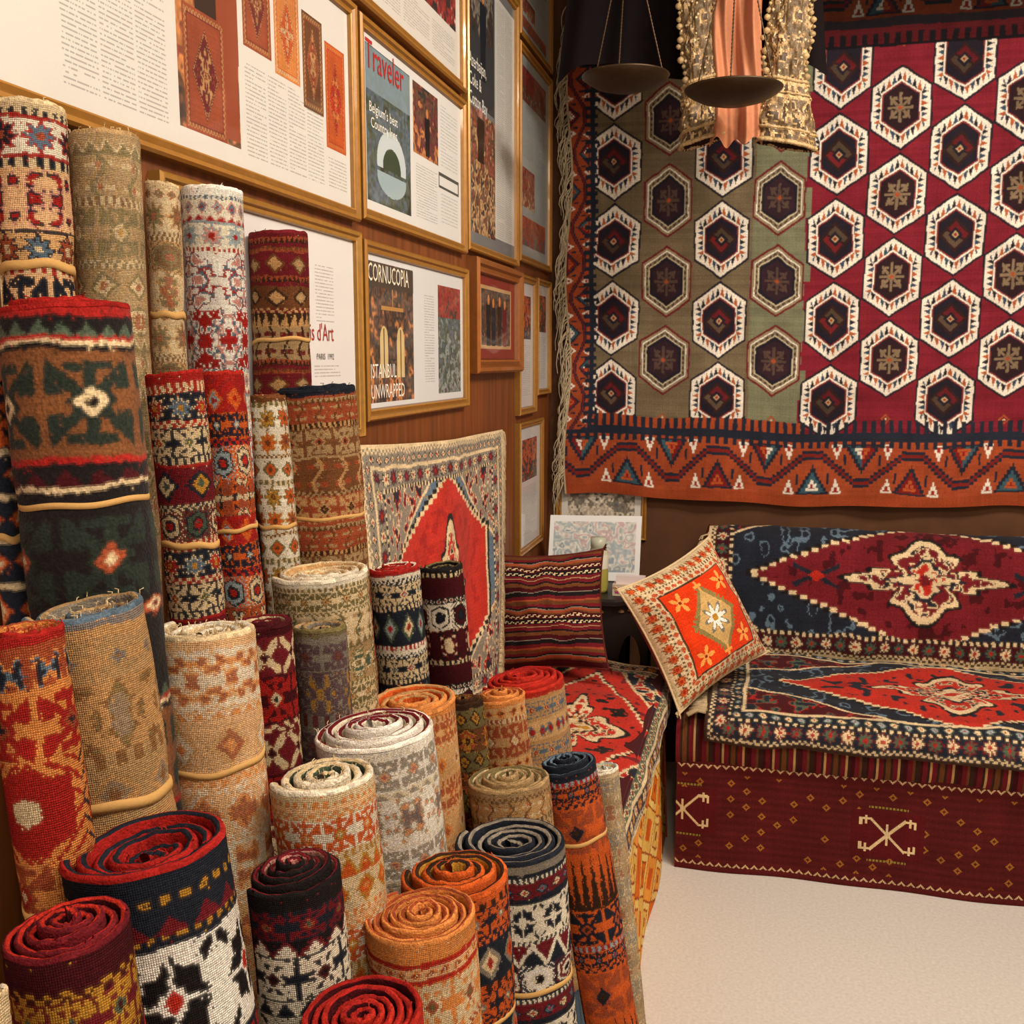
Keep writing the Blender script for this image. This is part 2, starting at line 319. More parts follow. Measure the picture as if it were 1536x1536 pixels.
sp_D9=[S(8,'cr'),(30,'M','gy cr bl be',40,3),(60,'M','be gy cr tc',40,3)]
sp_E1=[S(18,'nv'),(5,'L','nv gd',16),S(10,'nv'),(16,'T','nv dr',30),(4,'L','gd nv',12),S(5,'nv'),(92,'O','ww ww bk sc',86),S(6,'nv'),(12,'L','rd nv',18),(50,'M','nv ww bk lb',60,5)]
sp_E2=[S(16,'bk'),(26,'K','nv dr tc gn',40),(14,'Z','bk wh dr',26),(44,'K','nv wh mr bk',50),(16,'T','wh nv',22),(50,'O','wh wh nv rd',60)]
sp_E3=[S(12,'gy'),S(6,'nv'),(5,'L','wh nv',8),S(4,'dr'),(18,'D','dr nv cr rd bl',26),S(10,'nv'),(50,'O','wh wh nv wh',46),(6,'L','nv wh',8),(30,'Z','dr nv wh',40),(40,'H','nv wh dr bk ww',50)]
sp_E4=[S(6,'og'),(10,'L','db og',16),(34,'K','nv og gy cr',40),(10,'C','nv og',12),(50,'D','nv gy og rd cr',44)]
sp_E5=[S(18,'lo'),S(5,'sc'),(12,'D','pe lo tc cr rd',16),S(5,'sc'),(56,'K','lo cr tc ol',50),(8,'C','tc cr',12),(50,'V','lo tc cr ol',40)]
sp_E6=[S(22,'mr'),(8,'C','mr gd',14),(34,'K','dr gd gn mr',36),(6,'L','gd mr',10),(50,'D','mr sc cr gn og',36)]
sp_E7=[S(20,'sc'),(30,'D','rd sc cr nv',30)]
sp_E8=[S(20,'cr'),(40,'M','cr be wh',30,4)]
ROLLS=[ # u,v,w,X,lean,spec,top,ties,turns,kwargs
(45,163,115,-.765,.0,sp_A1,'cr wh sd',(.17,),3,{}),
(160,206,117,-.765,0,sp_A2,'be ol be',(),3,dict(fade=.25,fringe=8)),
(245,278,60,-.785,0,sp_A3,'cr be',(.17,),3,dict(fade=.2)),
(322,288,100,-.768,0,sp_A4,'ww wh lb',(),3,{}),
(420,352,96,-.77,.0,sp_A5,'dr tc db',(.17,),3,{}),
(100,460,202,-.65,.06,sp_B1,'rd sc dr',(.185,),4,dict(pile=True)),
(262,560,88,-.67,.06,sp_B2,'rd sc rd',(.2,),4,{}),
(333,560,74,-.68,.06,sp_B3,'sc rd og',(.2,),3,{}),
(402,590,62,-.73,.06,sp_B4,'br tc cr',(.2,),3,{}),
(472,580,130,-.69,.06,sp_B5,'nv nv bk',(.2,),4,{}),
(-15,575,50,-.74,.06,sp_B0,'nv og',(.15,),3,dict(pile=True)),
(38,942,125,-.56,.09,sp_C1,'rd tc lo',(.22,),4,{}),
(130,910,185,-.58,.12,sp_C2,'bl be gy',(.17,),4,dict(fade=.3,fadecol='tn',fringe=10)),
(312,940,160,-.56,.05,sp_C3,'cr wh cr',(.14,),3,dict(fade=.2,fadecol='pe',fringe=10)),
(392,928,100,-.59,.05,sp_C4,'mr dr cr',(),3,{}),
(482,938,90,-.58,.05,sp_C5,'ol be gy',(),3,dict(fade=.15,fadecol='gy')),
(482,855,150,-.62,.06,sp_C6,'wh cr sd',(),4,dict(fringe=10)),
(592,848,85,-.60,.08,sp_C7,'rd wh rd',(),3,{}),
(662,848,75,-.60,.08,sp_C8,'bk ol bk',(),3,{}),
(565,1092,187,-.47,.10,sp_D1,'ww dr wh',(),5,dict(fade=.2,fadecol='wh',fringe=12)),
(617,1048,145,-.50,.07,sp_D2,'lo tn og',(),4,dict(fade=.15,fadecol='lo')),
(697,1048,60,-.46,.10,sp_D3,'db br gd',(),3,{}),
(752,1042,80,-.42,.10,sp_D4,'lo tc lo',(),4,{}),
(785,1018,130,-.45,.12,sp_D5,'sc rd sc',(),5,{}),
(487,1162,165,-.44,.09,sp_D6,'wh cr gn',(),4,dict(fringe=10)),
(765,1168,130,-.36,.10,sp_D7,'be ol cr',(),5,dict(fade=.2,fadecol='be')),
(850,1143,94,-.29,.17,sp_D8,'nv bl nv',(.12,),4,{}),
(905,1152,52,-.25,.12,sp_D9,'wh lb cr',(),3,dict(fade=.3)),
(222,1262,252,-.47,.14,sp_E1,'rd nv rd',(),5,{}),
(440,1305,150,-.42,.08,sp_E2,'bk dr pk',(.2,),5,{}),
(768,1258,170,-.31,.07,sp_E3,'nv gy nv',(.185,),5,{}),
(685,1308,165,-.34,.06,sp_E4,'og db gd',(.17,),4,{}),
(633,1372,180,-.33,.07,sp_E5,'lo tc lo',(),6,{}),
(105,1395,195,-.46,.10,sp_E6,'dr sc mr',(),5,{}),
(540,1520,205,-.33,.07,sp_E7,'sc rd mr',(),6,{}),
(-28,1490,90,-.45,.07,sp_E8,'cr wh',(),3,{}),
(395,1560,80,-.36,.07,sp_E8,'bk nv',(),3,{}),
]
for k,(u,v,w,X,ln,spc,top,ties,turns,kw) in enumerate(ROLLS):
    make_roll(u,v,w,X,ln,spc,top,100+k*13,ties,turns,**kw)

# ------------------------------------------------------------------ big wall kilim
def back_kilim():
    YK=BW-.05; c=.0028
    x0,x1=-.755,1.35; z0,z1=1.07,2.95
    W=int((x1-x0)/c); H=int((z1-z0)/c)
    X=(x0+(np.arange(W)+.5)*c)[None,:]; Z=(z1-(np.arange(H)+.5)*c)[:,None]
    X,Z=np.broadcast_arrays(X,Z); xs=X*.98; zs=1.6+(Z-1.6)*.98   # design coordinates
    xs=xs+(noise2(H,W,60,41)-.5)*.012+(noise2(H,W,8,42)-.5)*.003; zs=zs+(noise2(H,W,60,43)-.5)*.014+(noise2(H,W,8,44)-.5)*.003
    out=np.zeros((H,W,3))
    ab=np.repeat(np.random.default_rng(5).random((H//6+1,1)),6,0)[:H]
    fld=np.where((xs<-.07)[...,None],lin('6F624C'),lin('75765E'))*(.9+.2*ab[...,None])
    fld=np.where((xs>.118+.010*np.sign(np.sin(zs*30)))[...,None],lin('78222E')*(.9+.2*ab[...,None]),fld)
    out[:]=fld
    fu=((xs+.568+.0975)/.195)%1-.5; fz=((zs-1.60)/.141)%1-.5
    dmo=abs(fu)*.195+abs(fz)*.141
    out=np.where(((dmo<.018)&(dmo>.011))[...,None],lin('A0502E'),out); out=np.where((dmo<.005)[...,None],PC['cr'],out)
    dk=lin('24202A'); white=lin('E4DCCE'); rnd=np.random.default_rng(3)
    for k in range(-1,11):
        cx=-.568+.195*k
        odd=k%2; base=1.60 if odd else 1.74
        for n in range(-1,5):
            cz=base+.282*n
            if cz<1.42: 
                cz=1.46
                if odd or n<-1: continue
            if cz>2.63: continue
            top=cz>2.52
            x=abs(xs-cx); z=abs(zs-cz)
            if cz==1.46: z=np.where(zs<cz,0.0,z)
            if top: z=np.where(zs>cz,0.0,z)
            q=np.maximum(x/.092,(z+.70*x)/.132)
            if cz==1.46: q=np.where(zs<1.375,9,q)
            if top: q=np.where(zs>2.645,9,q)
            oliv=odd and cx<.118
            dx=xs-cx; dz=zs-cz
            side=(x/.092>(z+.70*x)/.132)
            s=np.where(side,dz/.0185,dx/.0165)%1; sid=np.floor(np.where(side,dz/.0185,dx/.0165)).astype(int)
            if oliv:
                lay=[(.98,lin('6A2428')),(.91,lin('8C8064')),(.84,white),(.80,lin('7C7058')),(.70,lin('C0B496')),(.66,dk),(.56,lin('33222A'))]
            else:
                lay=[(1.06,dk),(.99,white),(.645,lin('7A2A2A')),(.60,dk)]
            for th,cc in lay: out=np.where((q<th)[...,None],cc,out)
            if not oliv:
                h=(q-.70)/.23
                tooth=(h>0)&(h<1)&(abs(s-.5)*2<1-h)
                tc=np.where((sid%3==0)[...,None],lin('A85630'),np.where((sid%3==1)[...,None],lin('34465A'),dk))
                out=np.where(tooth[...,None],tc,out)
            else:
                tooth=(q<.78)&(q>.70)&(abs(s-.5)<.25); out=np.where(tooth[...,None],lin('4A3A34'),out)
            ins=q<.56
            xx=abs(xs-cx); zz=abs(zs-cz)
            if odd:
                if not oliv: out=np.where(ins[...,None],lin('2E1E22'),out)
                a=np.maximum(xx,zz*.9)
                fl=ins&(((abs(xx-zz)<.0065)&(a<.034)&(a>.010))|((abs(a-.027)<.0045)&(np.minimum(xx,zz)>.009)&(np.minimum(xx,zz)<.024))|((xx<.0045)&(zz<.05))|((zz<.0045)&(xx<.042))|(xx+zz<.017))
                out=np.where(fl[...,None],lin('7E6A54') if not oliv else lin('54423A'),out)
                out=np.where((ins&(xx+zz<.009))[...,None],lin('A04C2C'),out)
            else:
                # two-tone stepped lozenge, offset halves either side of a dark bar
                cA,cB=(('5E1E24','4A3C32'),('4E4034','6E2428'),('641F26','5A4A3C'))[rnd.integers(0,3)]
                zl=zs-cz; sk=(xs-cx)*.55
                lz=np.floor((xx+zz*.95)/.006)*.006
                out=np.where(((lz<.050)&ins)[...,None],lin('33201F'),out)
                out=np.where(((lz<.042)&ins&(zl+sk>.004))[...,None],lin(cA),out)
                out=np.where(((lz<.042)&ins&(zl+sk<-.004))[...,None],lin(cB),out)
                out=np.where(((lz<.020))[...,None],dk,out); out=np.where(((lz<.011))[...,None],lin('B09470'),out); out=np.where((lz<.005)[...,None],lin('8A2A26'),out)
    terra=lin('9C482A'); navy=lin('262B38')
    def border(P,Q,mask,per,outc,hgt):
        o=np.broadcast_to(terra,outc.shape)*(.9+.2*noise2(H,W,5,77))[...,None]
        ph=(P/per)%1; tri=abs(ph-.5)*2
        tri=np.clip((tri-.5)*1.5+.5,0,1)
        zc=.24+.52*np.floor(tri*9)/9
        d=abs(Q-zc); 
        o=np.where((d<.085)[...,None],navy,o); o=np.where((d<.03)[...,None],lin('7A2420'),o)
        idx=np.floor(P/per).astype(int)
        for sgn,qb in ((0,.03),(1,.97)):
            f2=((P/per+(.5 if sgn==0 else 0)+.0)%1)-.5
            up_=(Q-qb)*(1 if sgn==0 else -1)
            for (off,wd,ht) in ((0,.17,.52),(.24,.055,.26),(-.24,.055,.26)):
                g=f2-off; t=abs(g)/wd+np.floor(up_*14)/14/ht
                big=off==0
                o=np.where(((t<1)&(up_>0.02))[...,None],navy if big else white,o)
                if big:
                    o=np.where(((t<.78)&(up_>.05))[...,None],np.where((idx%2==0)[...,None],lin('3C5A66'),lin('7A2222')),o)
                    o=np.where(((t<.52)&(up_>.09))[...,None],np.where((idx%3==0)[...,None],white,lin('B4562C')),o)
                    o=np.where(((t<.34)&(up_>.13))[...,None],lin('8C1F2A'),o)
                    o=np.where(((abs(abs(g)-wd*.95)<.012)&(abs(up_-.30)<.10))[...,None],navy,o)
                else: o=np.where(((t<.55)&(up_>.05))[...,None],lin('9C2A22'),o)
        return np.where(mask[...,None],o,outc)
    lowm=zs<1.33
    out=border(xs,(1.315-zs)/.20,lowm,.335,out,.2)
    out=np.where(((zs<1.345)&(zs>=1.315))[...,None],navy,out)
    combw=((xs/.030)%1)<.5
    out=np.where(((zs<1.385)&(zs>=1.345)&combw)[...,None],navy,out)
    out=np.where(((zs<1.385)&(zs>=1.345)&~combw&(xs<.118))[...,None],lin('A04828'),out)
    out=np.where(((zs<1.318)&(zs>1.292)&combw)[...,None],navy,out)
    out=np.where((zs<1.118)[...,None],lin('984426'),out)
    lm=(xs<-.648)&(zs>1.33)
    out=border(zs,(-.655-xs)/.085,lm,.26,out,.09)
    cl=((zs/.030)%1)<.5
    out=np.where(((xs<-.638)&(xs>-.655)&(zs>1.32))[...,None],navy,out)
    out=np.where(((xs<-.628)&(xs>-.675)&cl&(zs>1.32))[...,None],navy,out)
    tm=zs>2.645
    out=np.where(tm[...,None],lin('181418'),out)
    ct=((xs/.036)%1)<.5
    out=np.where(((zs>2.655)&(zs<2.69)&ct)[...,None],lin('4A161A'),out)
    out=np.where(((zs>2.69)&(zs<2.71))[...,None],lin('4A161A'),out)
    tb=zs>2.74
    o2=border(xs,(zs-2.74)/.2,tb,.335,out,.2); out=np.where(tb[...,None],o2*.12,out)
    out=vary(soft(out,.45),9,.22)
    gx=x0+np.arange(W+1)*c; gz=z1-np.arange(H+1)*c; GX,GZ=np.meshgrid(gx,gz)
    low=np.clip((2.9-GZ)/1.8,0,1)
    GY=YK+.010*np.sin(GX*9+.6)*low+.007*np.sin(GX*21+GZ*2)*low+.004*np.sin(GZ*8)
    GZ2=GZ-.010*np.sin(GX*4+1)*low-.004*np.sin(GX*13)*low; GX2=GX+np.exp(-(GX-x0)*12)*.012*np.sin(GZ*9)
    mb=MB(); mb.grid(np.stack([GX2,GY,GZ2],-1),out,0)
    R=np.random.default_rng(4)
    for k in range(170):
        zz=2.9-1.78*k/170+R.uniform(-.006,.006); ln=R.uniform(.08,.20); dx=R.uniform(.010,.040)
        pts=[]; w1=R.uniform(.003,.008)
        for t in np.linspace(0,1,8):
            pts.append((max(LW+.006,x0+.004+.012*math.sin(zz*9)-dx*math.sin(t*PI*.6)+w1*math.sin(t*9+k)),YK-.008-.014*math.sin(t*PI)+R.uniform(-.002,.002),zz-ln*t**1.3))
        mb.tube(pts,np.linspace(.0028,.0014,8),lin('B8A88C')*R.uniform(.6,1.1),1,5)
    pts=[(x0+.005+.012*math.sin(z*9),YK-.004,z) for z in np.linspace(2.93,1.08,40)]
    mb.tube(pts,.005,lin('A8977A'),1,6)
    mb.tube([(x0-.02,YK,z1+.005),(x1,YK,z1+.005)],.01,PC['db'],2,10)
    for bx in (-.5,.3,1.1): mb.box((bx-.012,YK,z1-.008),(bx+.012,BW+.002,z1+.018),PC['db'],2)
    return mb.build('hanging_kilim',[M_KILIM,M_EDGE,M_DWOOD])
back_kilim()

# ------------------------------------------------------------------ rugs
def rug_canvas(H,W,borders,field,mcols,mw,mh,cx=.5,cy=.5,seed=0,shape='D',step=4,corner=None,fs=9,wp=.8):
    out=np.zeros((H,W,3)); I,J=np.meshgrid(np.arange(H),np.arange(W),indexing='ij')
    dv=np.minimum(I,H-1-I); dh=np.minimum(J,W-1-J); d=np.minimum(dv,dh)
    o=0
    for bi,(bw,kind,cs,p,s) in enumerate(borders):
        bt=band(bw,W,kind,cs,p,seed+bi,s); bs=band(bw,H,kind,cs,p,seed+bi,s)
        m=(d>=o)&(d<o+bw); k=np.clip(d-o,0,bw-1)
        vt=bt[k,J]; vs=bs[k,I]; use=(dv<=dh)[...,None]
        out=np.where(m[...,None],np.where(use,vt,vs),out); o+=bw
    inn=d>=o
    fc=cols(field); fm=motif(H,W,len(fc)+2,seed+40,fs,0); fcol=fc[np.clip(fm-2,0,len(fc)-1)]
    x=(J-cx*W); y=(I-cy*H); xq=np.floor(abs(x)/step)*step; yq=np.floor(abs(y)/step)*step
    if shape=='D': q=xq/(mw)+yq/(mh)
    else: q=np.maximum(xq/mw,(yq+.55*xq)/mh)
    A=fcol.copy()
    if corner is not None:
        cc=cols(corner); qc=(abs(x)/(W/2-o)+abs(y)/(H/2-o)); cmf=motif(H,W,len(cc)+1,seed+77,6,0)
        A=np.where((qc>1.35)[...,None],cc[np.clip(cmf-1,0,len(cc)-1)],A); A=np.where(((qc>1.32)&(qc<1.36))[...,None],PC['cr'],A)
    mc=cols(mcols)
    A=np.where((q<1.03)[...,None],PC['bk'],A); A=np.where((q<1.0)[...,None],mc[0],A); A=np.where((q<.96)[...,None],mc[1],A)
    t=motif(H,W,4,seed+11,7,0); A=np.where(((q<.86)&(t==3))[...,None],mc[2],A)
    r2=np.hypot(x/mw*1.5,y/mh*1.1); a=np.arctan2(y/mh,x/mw)
    f=.46+.16*np.cos(4*a)+.07*np.cos(12*a)
    A=np.where((r2<f*1.1)[...,None],PC['bk'],A)
    A=np.where((r2<f)[...,None],mc[3],A); A=np.where((r2<f*.84)[...,None],mc[1],A)
    t2=motif(H,W,5,seed+21,3.6,0)
    A=np.where(((r2<f*.84)&(t2>=2))[...,None],mc[3],A); A=np.where(((r2<f*.86)&(t2>=4))[...,None],mc[4],A)
    A=np.where((r2<f*.5)[...,None],mc[4],A); A=np.where((r2<f*.42)[...,None],mc[3],A)
    A=np.where(((r2<f*.36)&(t2>=2))[...,None],mc[5],A); A=np.where((r2<f*.14)[...,None],mc[1],A)
    for sg in(-1,1):
        u1=(x*sg-mw*.62)/(mw*.13); v1=y/(mh*.22); g=(abs(abs(v1)-abs(u1)*.7)<.16)&(abs(u1)<1)&(q<.86)
        if shape=='D': A=np.where(g[...,None],mc[4],A); A=np.where(((abs(u1)+abs(v1))<.4)[...,None],mc[5],A)
    out=np.where(inn[...,None],A,out)
    if wp: out=warp(out,seed,wp)
    return vary(soft(out,.35),seed)

def sweep(mb,prof,x0,x1,C,m=0,bul=.0,seed=0):
    prof=np.array(prof,float); H,W=C.shape[:2]
    for _ in range(3):
        q=[prof[0]]
        for a,b in zip(prof[:-1],prof[1:]): q+= [a*.75+b*.25,a*.25+b*.75]
        q.append(prof[-1]); prof=np.array(q)
    s=np.concatenate([[0],np.cumsum(np.linalg.norm(np.diff(prof,axis=0),axis=1))]); t=np.linspace(0,s[-1],H+1)
    yy=np.interp(t,s,prof[:,0]); zz=np.interp(t,s,prof[:,1]); xx=np.linspace(x0,x1,W+1)
    n=(noise2(H+1,W+1,38,seed)-.5)*bul+(noise2(H+1,W+1,15,seed+1)-.5)*bul*.35
    tg=np.gradient(np.stack([yy,zz],-1),axis=0); tg/=np.linalg.norm(tg,axis=1)[:,None]
    ny=tg[:,1][:,None]; nz=-tg[:,0][:,None]
    P=np.stack([np.broadcast_to(xx,(H+1,W+1))+n*.3,yy[:,None]+n*ny,zz[:,None]+n*nz],-1); mb.grid(P,C,m); return s[-1]

# sofa ------------------------------------------------------------
def sofa():
    parts=[]; c=.0034; x0,x1=-.235,1.75; yf=3.13; hb=.40
    W=int((x1-x0)/c); H=int(hb/c)
    C=np.zeros((H,W,3)); C[:]=lin('52191A'); R=np.random.default_rng(8)
    I,J=np.meshgrid(np.arange(H),np.arange(W),indexing='ij')
    C*= (1+.12*np.sin(I*.9))[...,None]
    gx=(J%14)-7; gy=((I+7*((J//14)%2))%15)-7
    r=abs(gx)+abs(gy); pick=(R.random((H//15+3,W//14+3))<.5)[(I+7*((J//14)%2))//15,J//14]
    C=np.where((pick&(r<4)&(r>1)&(I>22)&(I<H-12))[...,None],lin('9A6428'),C)
    for (cxm,czm,sz) in ((-.215,.20,.062),(.397,.175,.062),(.98,.175,.062)):
        a=(J*c+x0-cxm)/sz; b=((H-I)*c-czm)/sz; aa=abs(a);bb=abs(b)
        bg=(np.maximum(aa/1.7,bb/1.2)<1); C=np.where((bg)[...,None],lin('541518'),C)
        m=((abs(aa-bb)<.09)&(aa<.78))|((abs(aa-1.0)<.06)&(bb<.95)&(bb>.5))|((abs(bb-.78)<.06)&(aa<1.25)&(aa>.72))|((abs(aa-1.25)<.06)&(abs(bb-.62)<.2))|((aa<.06)&(bb<.55))|(aa+bb<.16)
        C=np.where(m[...,None],lin('D2B98C'),C)
        g=(abs(bb-1.35)<.055)&(aa<.9)&((J%3)>0); C=np.where(g[...,None],lin('8A7A34'),C)
    zig=((abs((J%8)-4)+I)%8<2)
    for r0 in (14,H-9): C=np.where(((I>=r0)&(I<r0+4)&zig)[...,None],lin('C8A880'),C)
    mb=MB(); X=x0+np.arange(W+1)*c; Z=hb-np.arange(H+1)*c+.0; GX,GZ=np.meshgrid(X,Z)
    GY=yf+.006*np.sin(GX*7)+.004*np.sin(GX*17+GZ*5); GZ[-1]=.001
    mb.grid(np.stack([GX,GY,GZ],-1),vary(C,4),0)
    Ws=int(.8/c); Cs=C[:,:Ws]; GYs,GZs=np.meshgrid(np.linspace(BW-.02,yf,Ws+1),Z)
    mb.grid(np.stack([np.full_like(GYs,x0),GYs,GZs],-1),vary(Cs,5),0)
    mb.grid(np.array([[(x0,yf,hb),(x1,yf,hb)],[(x0,BW-.02,hb),(x1,BW-.02,hb)]],float),PC['mr'],0)
    mb.grid(np.array([[(x1,yf,hb),(x1,BW-.02,hb)],[(x1,yf,0.001),(x1,BW-.02,.001)]],float),PC['mr'],0)
    parts.append(mb.build('base',[M_KILIM]))
    mb=MB(); Hm=60; Wm=W
    Cm=np.zeros((Hm,Wm,3)); Jm=np.arange(Wm); st=np.array([0,0,1,2,2,1,0,0,3,1,4,4,0,0,2,1,1,4,0,0,1,3])
    pc=cols('dr db br tn mr')*.8; Cm[:]=pc[st[(Jm//2)%22]][None]
    sweep(mb,[(3.86,.40),(3.86,.50),(3.6,.525),(3.25,.515),(3.13,.50),(3.105,.44),(3.112,.375),(3.125,.355)],x0-.005,x1,vary(Cm,7),0,.012,5)
    prof=np.array([(3.86,.40),(3.84,.50),(3.6,.52),(3.25,.51),(3.13,.49),(3.11,.44),(3.12,.37)])
    cen=np.array([3.5,.42])
    lay=[np.stack([np.full(len(prof),x0-.005-.01*math.sin(k*PI*.5)),*(cen+(prof-cen)*(1-k)).T],-1) for k in np.linspace(0,1,5)]
    mb.grid(np.array(lay),PC['mr'],0)
    parts.append(mb.build('mattress',[M_CLOTH]))
    bd=[(3,'S','db',8,3),(4,'C','cr nv',5,3),(12,'F','nv dr cr rd gn',13,2.4),(2,'L','cr bk',6,3),(8,'D','nv gn cr rd lb',10,3),(3,'S','cr',8,3)]
    cs=.0038; Ls=.78; Hs=int(Ls/cs); Ws=int(1.52/cs)
    C=rug_canvas(Hs,Ws,bd,'nv bl nv','cr sc nv cr nv rd',Ws*.36,Hs*.36,.5,.5,31,'D',3,'mr rd gn nv')
    mb=MB(); sweep(mb,[(3.80,.545),(3.6,.545),(3.3,.54),(3.13,.53),(3.085,.49),(3.083,.465),(3.09,.44)],-.15,1.36,C,0,.022,3)
    R=np.random.default_rng(2)
    for k in range(110):
        y=R.uniform(3.09,3.75); l=R.uniform(.03,.06); mb.tube([(-.148,y,.532),(-.148-l*.5,y+R.uniform(-.01,.01),.532),(-.148-l,y+R.uniform(-.02,.02),.522)],.0018,PC['cr']*R.uniform(.6,1),1,4)
    parts.append(mb.build('seat_rug',[M_PILE,M_EDGE],.012))
    Lb=.78; Hb=int(Lb/cs); Wb=int(1.56/cs)
    bd=[(3,'S','cr',8,3),(4,'C','db cr',5,3),(12,'F','mr nv cr rd gn',13,2.4),(3,'L','cr bk',6,3)]
    C=rug_canvas(Hb,Wb,bd,'nv bl nv','cr dr mr cr nv sc',Wb*.37,Hb*.25,.47,.68,57,'D',3,'db rd nv')
    mb=MB(); pr=[(3.95,.60),(3.95,.88),(3.93,.975),(3.86,.998),(3.78,.965),(3.735,.86),(3.71,.72),(3.70,.60),(3.72,.545)]
    sweep(mb,pr,-.19,1.38,C,0,.02,8)
    pf=np.array(pr+[(3.95,.60)]); cen=pf[:-1].mean(0)
    for xe,sg in ((-.19,-1),(1.38,1)):
        lay=[np.stack([np.full(len(pf),xe+sg*.03*math.sin(k*PI/2)),*(cen+(pf-cen)*(1-k**1.5)).T],-1) for k in np.linspace(0,1,7)]
        mb.grid(np.array(lay),lin('7A3A26'),1)
    for k in range(60):
        t=R.uniform(0,1); z=.60+.38*t; y=3.705+.06*t**3; l=R.uniform(.015,.03); mb.tube([(-.19,y-.004,z),(-.19-l,y-.01,z-.006),(-.19-l*1.3,y-.012,z-.02)],.0018,PC['cr']*R.uniform(.6,1),1,4)
    parts.append(mb.build('back_bolster',[M_PILE,M_EDGE]))
    group('sofa',parts,(.75,3.5,0))
sofa()

# bench along the left wall ---------------------------------------
def bench():
    parts=[]; c=.0036; xr=-.300; xl=LW+.005; y0,y1=2.07,3.33; zt_=.545
    mb=MB()
    Wd=int((y1-y0)/c); H=int(zt_/c); C=np.zeros((H,Wd,3)); I,J=np.meshgrid(np.arange(H),np.arange(Wd),indexing='ij')
    q=np.floor((abs(((J/70)%1)-.5)*2+abs(((I/40)%1)-.5)*2)*10)/10; K=((J//70)+(I//40))%3; K2=(((J+35)//70)+((I+20)//40))%3
    pcA=np.array([lin(x) for x in ('F0A040','E0701C','E8BC60','A84A1C','D8601C','F0CC78')])
    C=np.where((q<.2)[...,None],pcA[3],np.where((q<.5)[...,None],pcA[K],np.where((q<.6)[...,None],pcA[3],np.where((q<.9)[...,None],pcA[5],np.where((q<1.0)[...,None],pcA[3],np.where((q<1.5)[...,None],pcA[K2],pcA[4]))))))
    Y=np.linspace(y0,y1,Wd+1); Z=np.linspace(zt_,.001,H+1); GY,GZ=np.meshgrid(Y,Z)
    GX=xr+.006*np.sin(GY*11)+.024*(1-GZ/zt_)
    mb.grid(np.stack([GX,GY,GZ],-1),vary(warp(C,3,1),12),0)
    for yy in (y0,y1): mb.grid(np.array([[(xl,yy,zt_),(xr,yy,zt_)],[(xl,yy,.001),(xr+.024,yy,.001)]],float),PC['tc'],0)
    mb.grid(np.array([[(xl,y0,zt_),(xr,y0,zt_)],[(xl,y1,zt_),(xr,y1,zt_)]],float),PC['tc'],0)
    parts.append(mb.build('base',[M_KILIM]))
    cs=.0038; bd=[(3,'S','cr',8,3),(4,'C','nv cr',5,3),(10,'F','nv dr cr rd gd',12,2.4),(3,'S','cr',6,3),(7,'D','gn cr db rd',10,3)]
    Hs=int(.68/cs); Ws=int(1.29/cs)
    C=rug_canvas(Hs,Ws,bd,'sc sc dr','cr sc bk cr db gd',Ws*.40,Hs*.40,.5,.5,71,'H',3,'nv cr rd')
    t=MB(); sweep(t,[(xl+.02,.60),(xl+.2,.60),(xr-.12,.59),(xr-.01,.58),(xr+.022,.555),(xr+.030,.515),(xr+.028,.48)],2.06,3.345,C,0,.02,3)
    P=t.v[0].copy(); P[:,[0,1]]=P[:,[1,0]]; t.v[0]=P
    t.box((xl+.01,2.08,.54),(xr+.005,3.32,.575),PC['mr'],0)
    parts.append(t.build('seat_rug',[M_PILE],.012))
    group('bench',parts,(-.5,2.7,0))
bench()

# rug against left wall (backrest) ---------------------------------
def wall_rug():
    cs=.0036; H=int(.95/cs); W=int(1.2/cs)
    bd=[(3,'S','cr',8,3),(4,'C','gy cr',6,3),(9,'D','gy nv cr rd',12,3),(3,'S','cr',6,3),(13,'F','gy nv cr rd dr',15,2.6),(3,'L','cr bk',6,3)]
    C=rug_canvas(H,W,bd,'bl gy bl','cr sc rd cr nv gd',W*.34,H*.40,.50,.52,93,'H',4,'gy cr rd nv')
    TL=np.array([LW+.03,1.93,1.43]); TR=np.array([LW+.03,3.10,1.385]); BL=np.array([LW+.10,1.9,.66]); BR=np.array([LW+.10,2.80,.66])
    u=np.linspace(0,1,W+1)[None,:,None]; v=np.linspace(0,1,H+1)[:,None,None]
    P=(TL*(1-u)+TR*u)*(1-v)+(BL*(1-u)+BR*u)*v
    P[...,0]+=.014*np.sin(u[...,0]*14+v[...,0]*2)*(.3+v[...,0]); P[...,0]=np.maximum(P[...,0],LW+.012)
    P[...,2]-=.012*np.sin(u[...,0]*PI)*(1-v[...,0])
    mb=MB(); mb.grid(P,C,0)
    R=np.random.default_rng(6)
    for k in range(130):
        t=R.uniform(0,1); b=TR*(1-t)+BR*t; l=R.uniform(.02,.045)
        mb.tube([b,b+np.array([.004,l*.6,-.006]),b+np.array([.006,l*.8,-l])],.0018,PC['cr']*R.uniform(.6,1),1,4)
    mb.build('draped_rug',[M_PILE,M_EDGE],.01)
wall_rug()

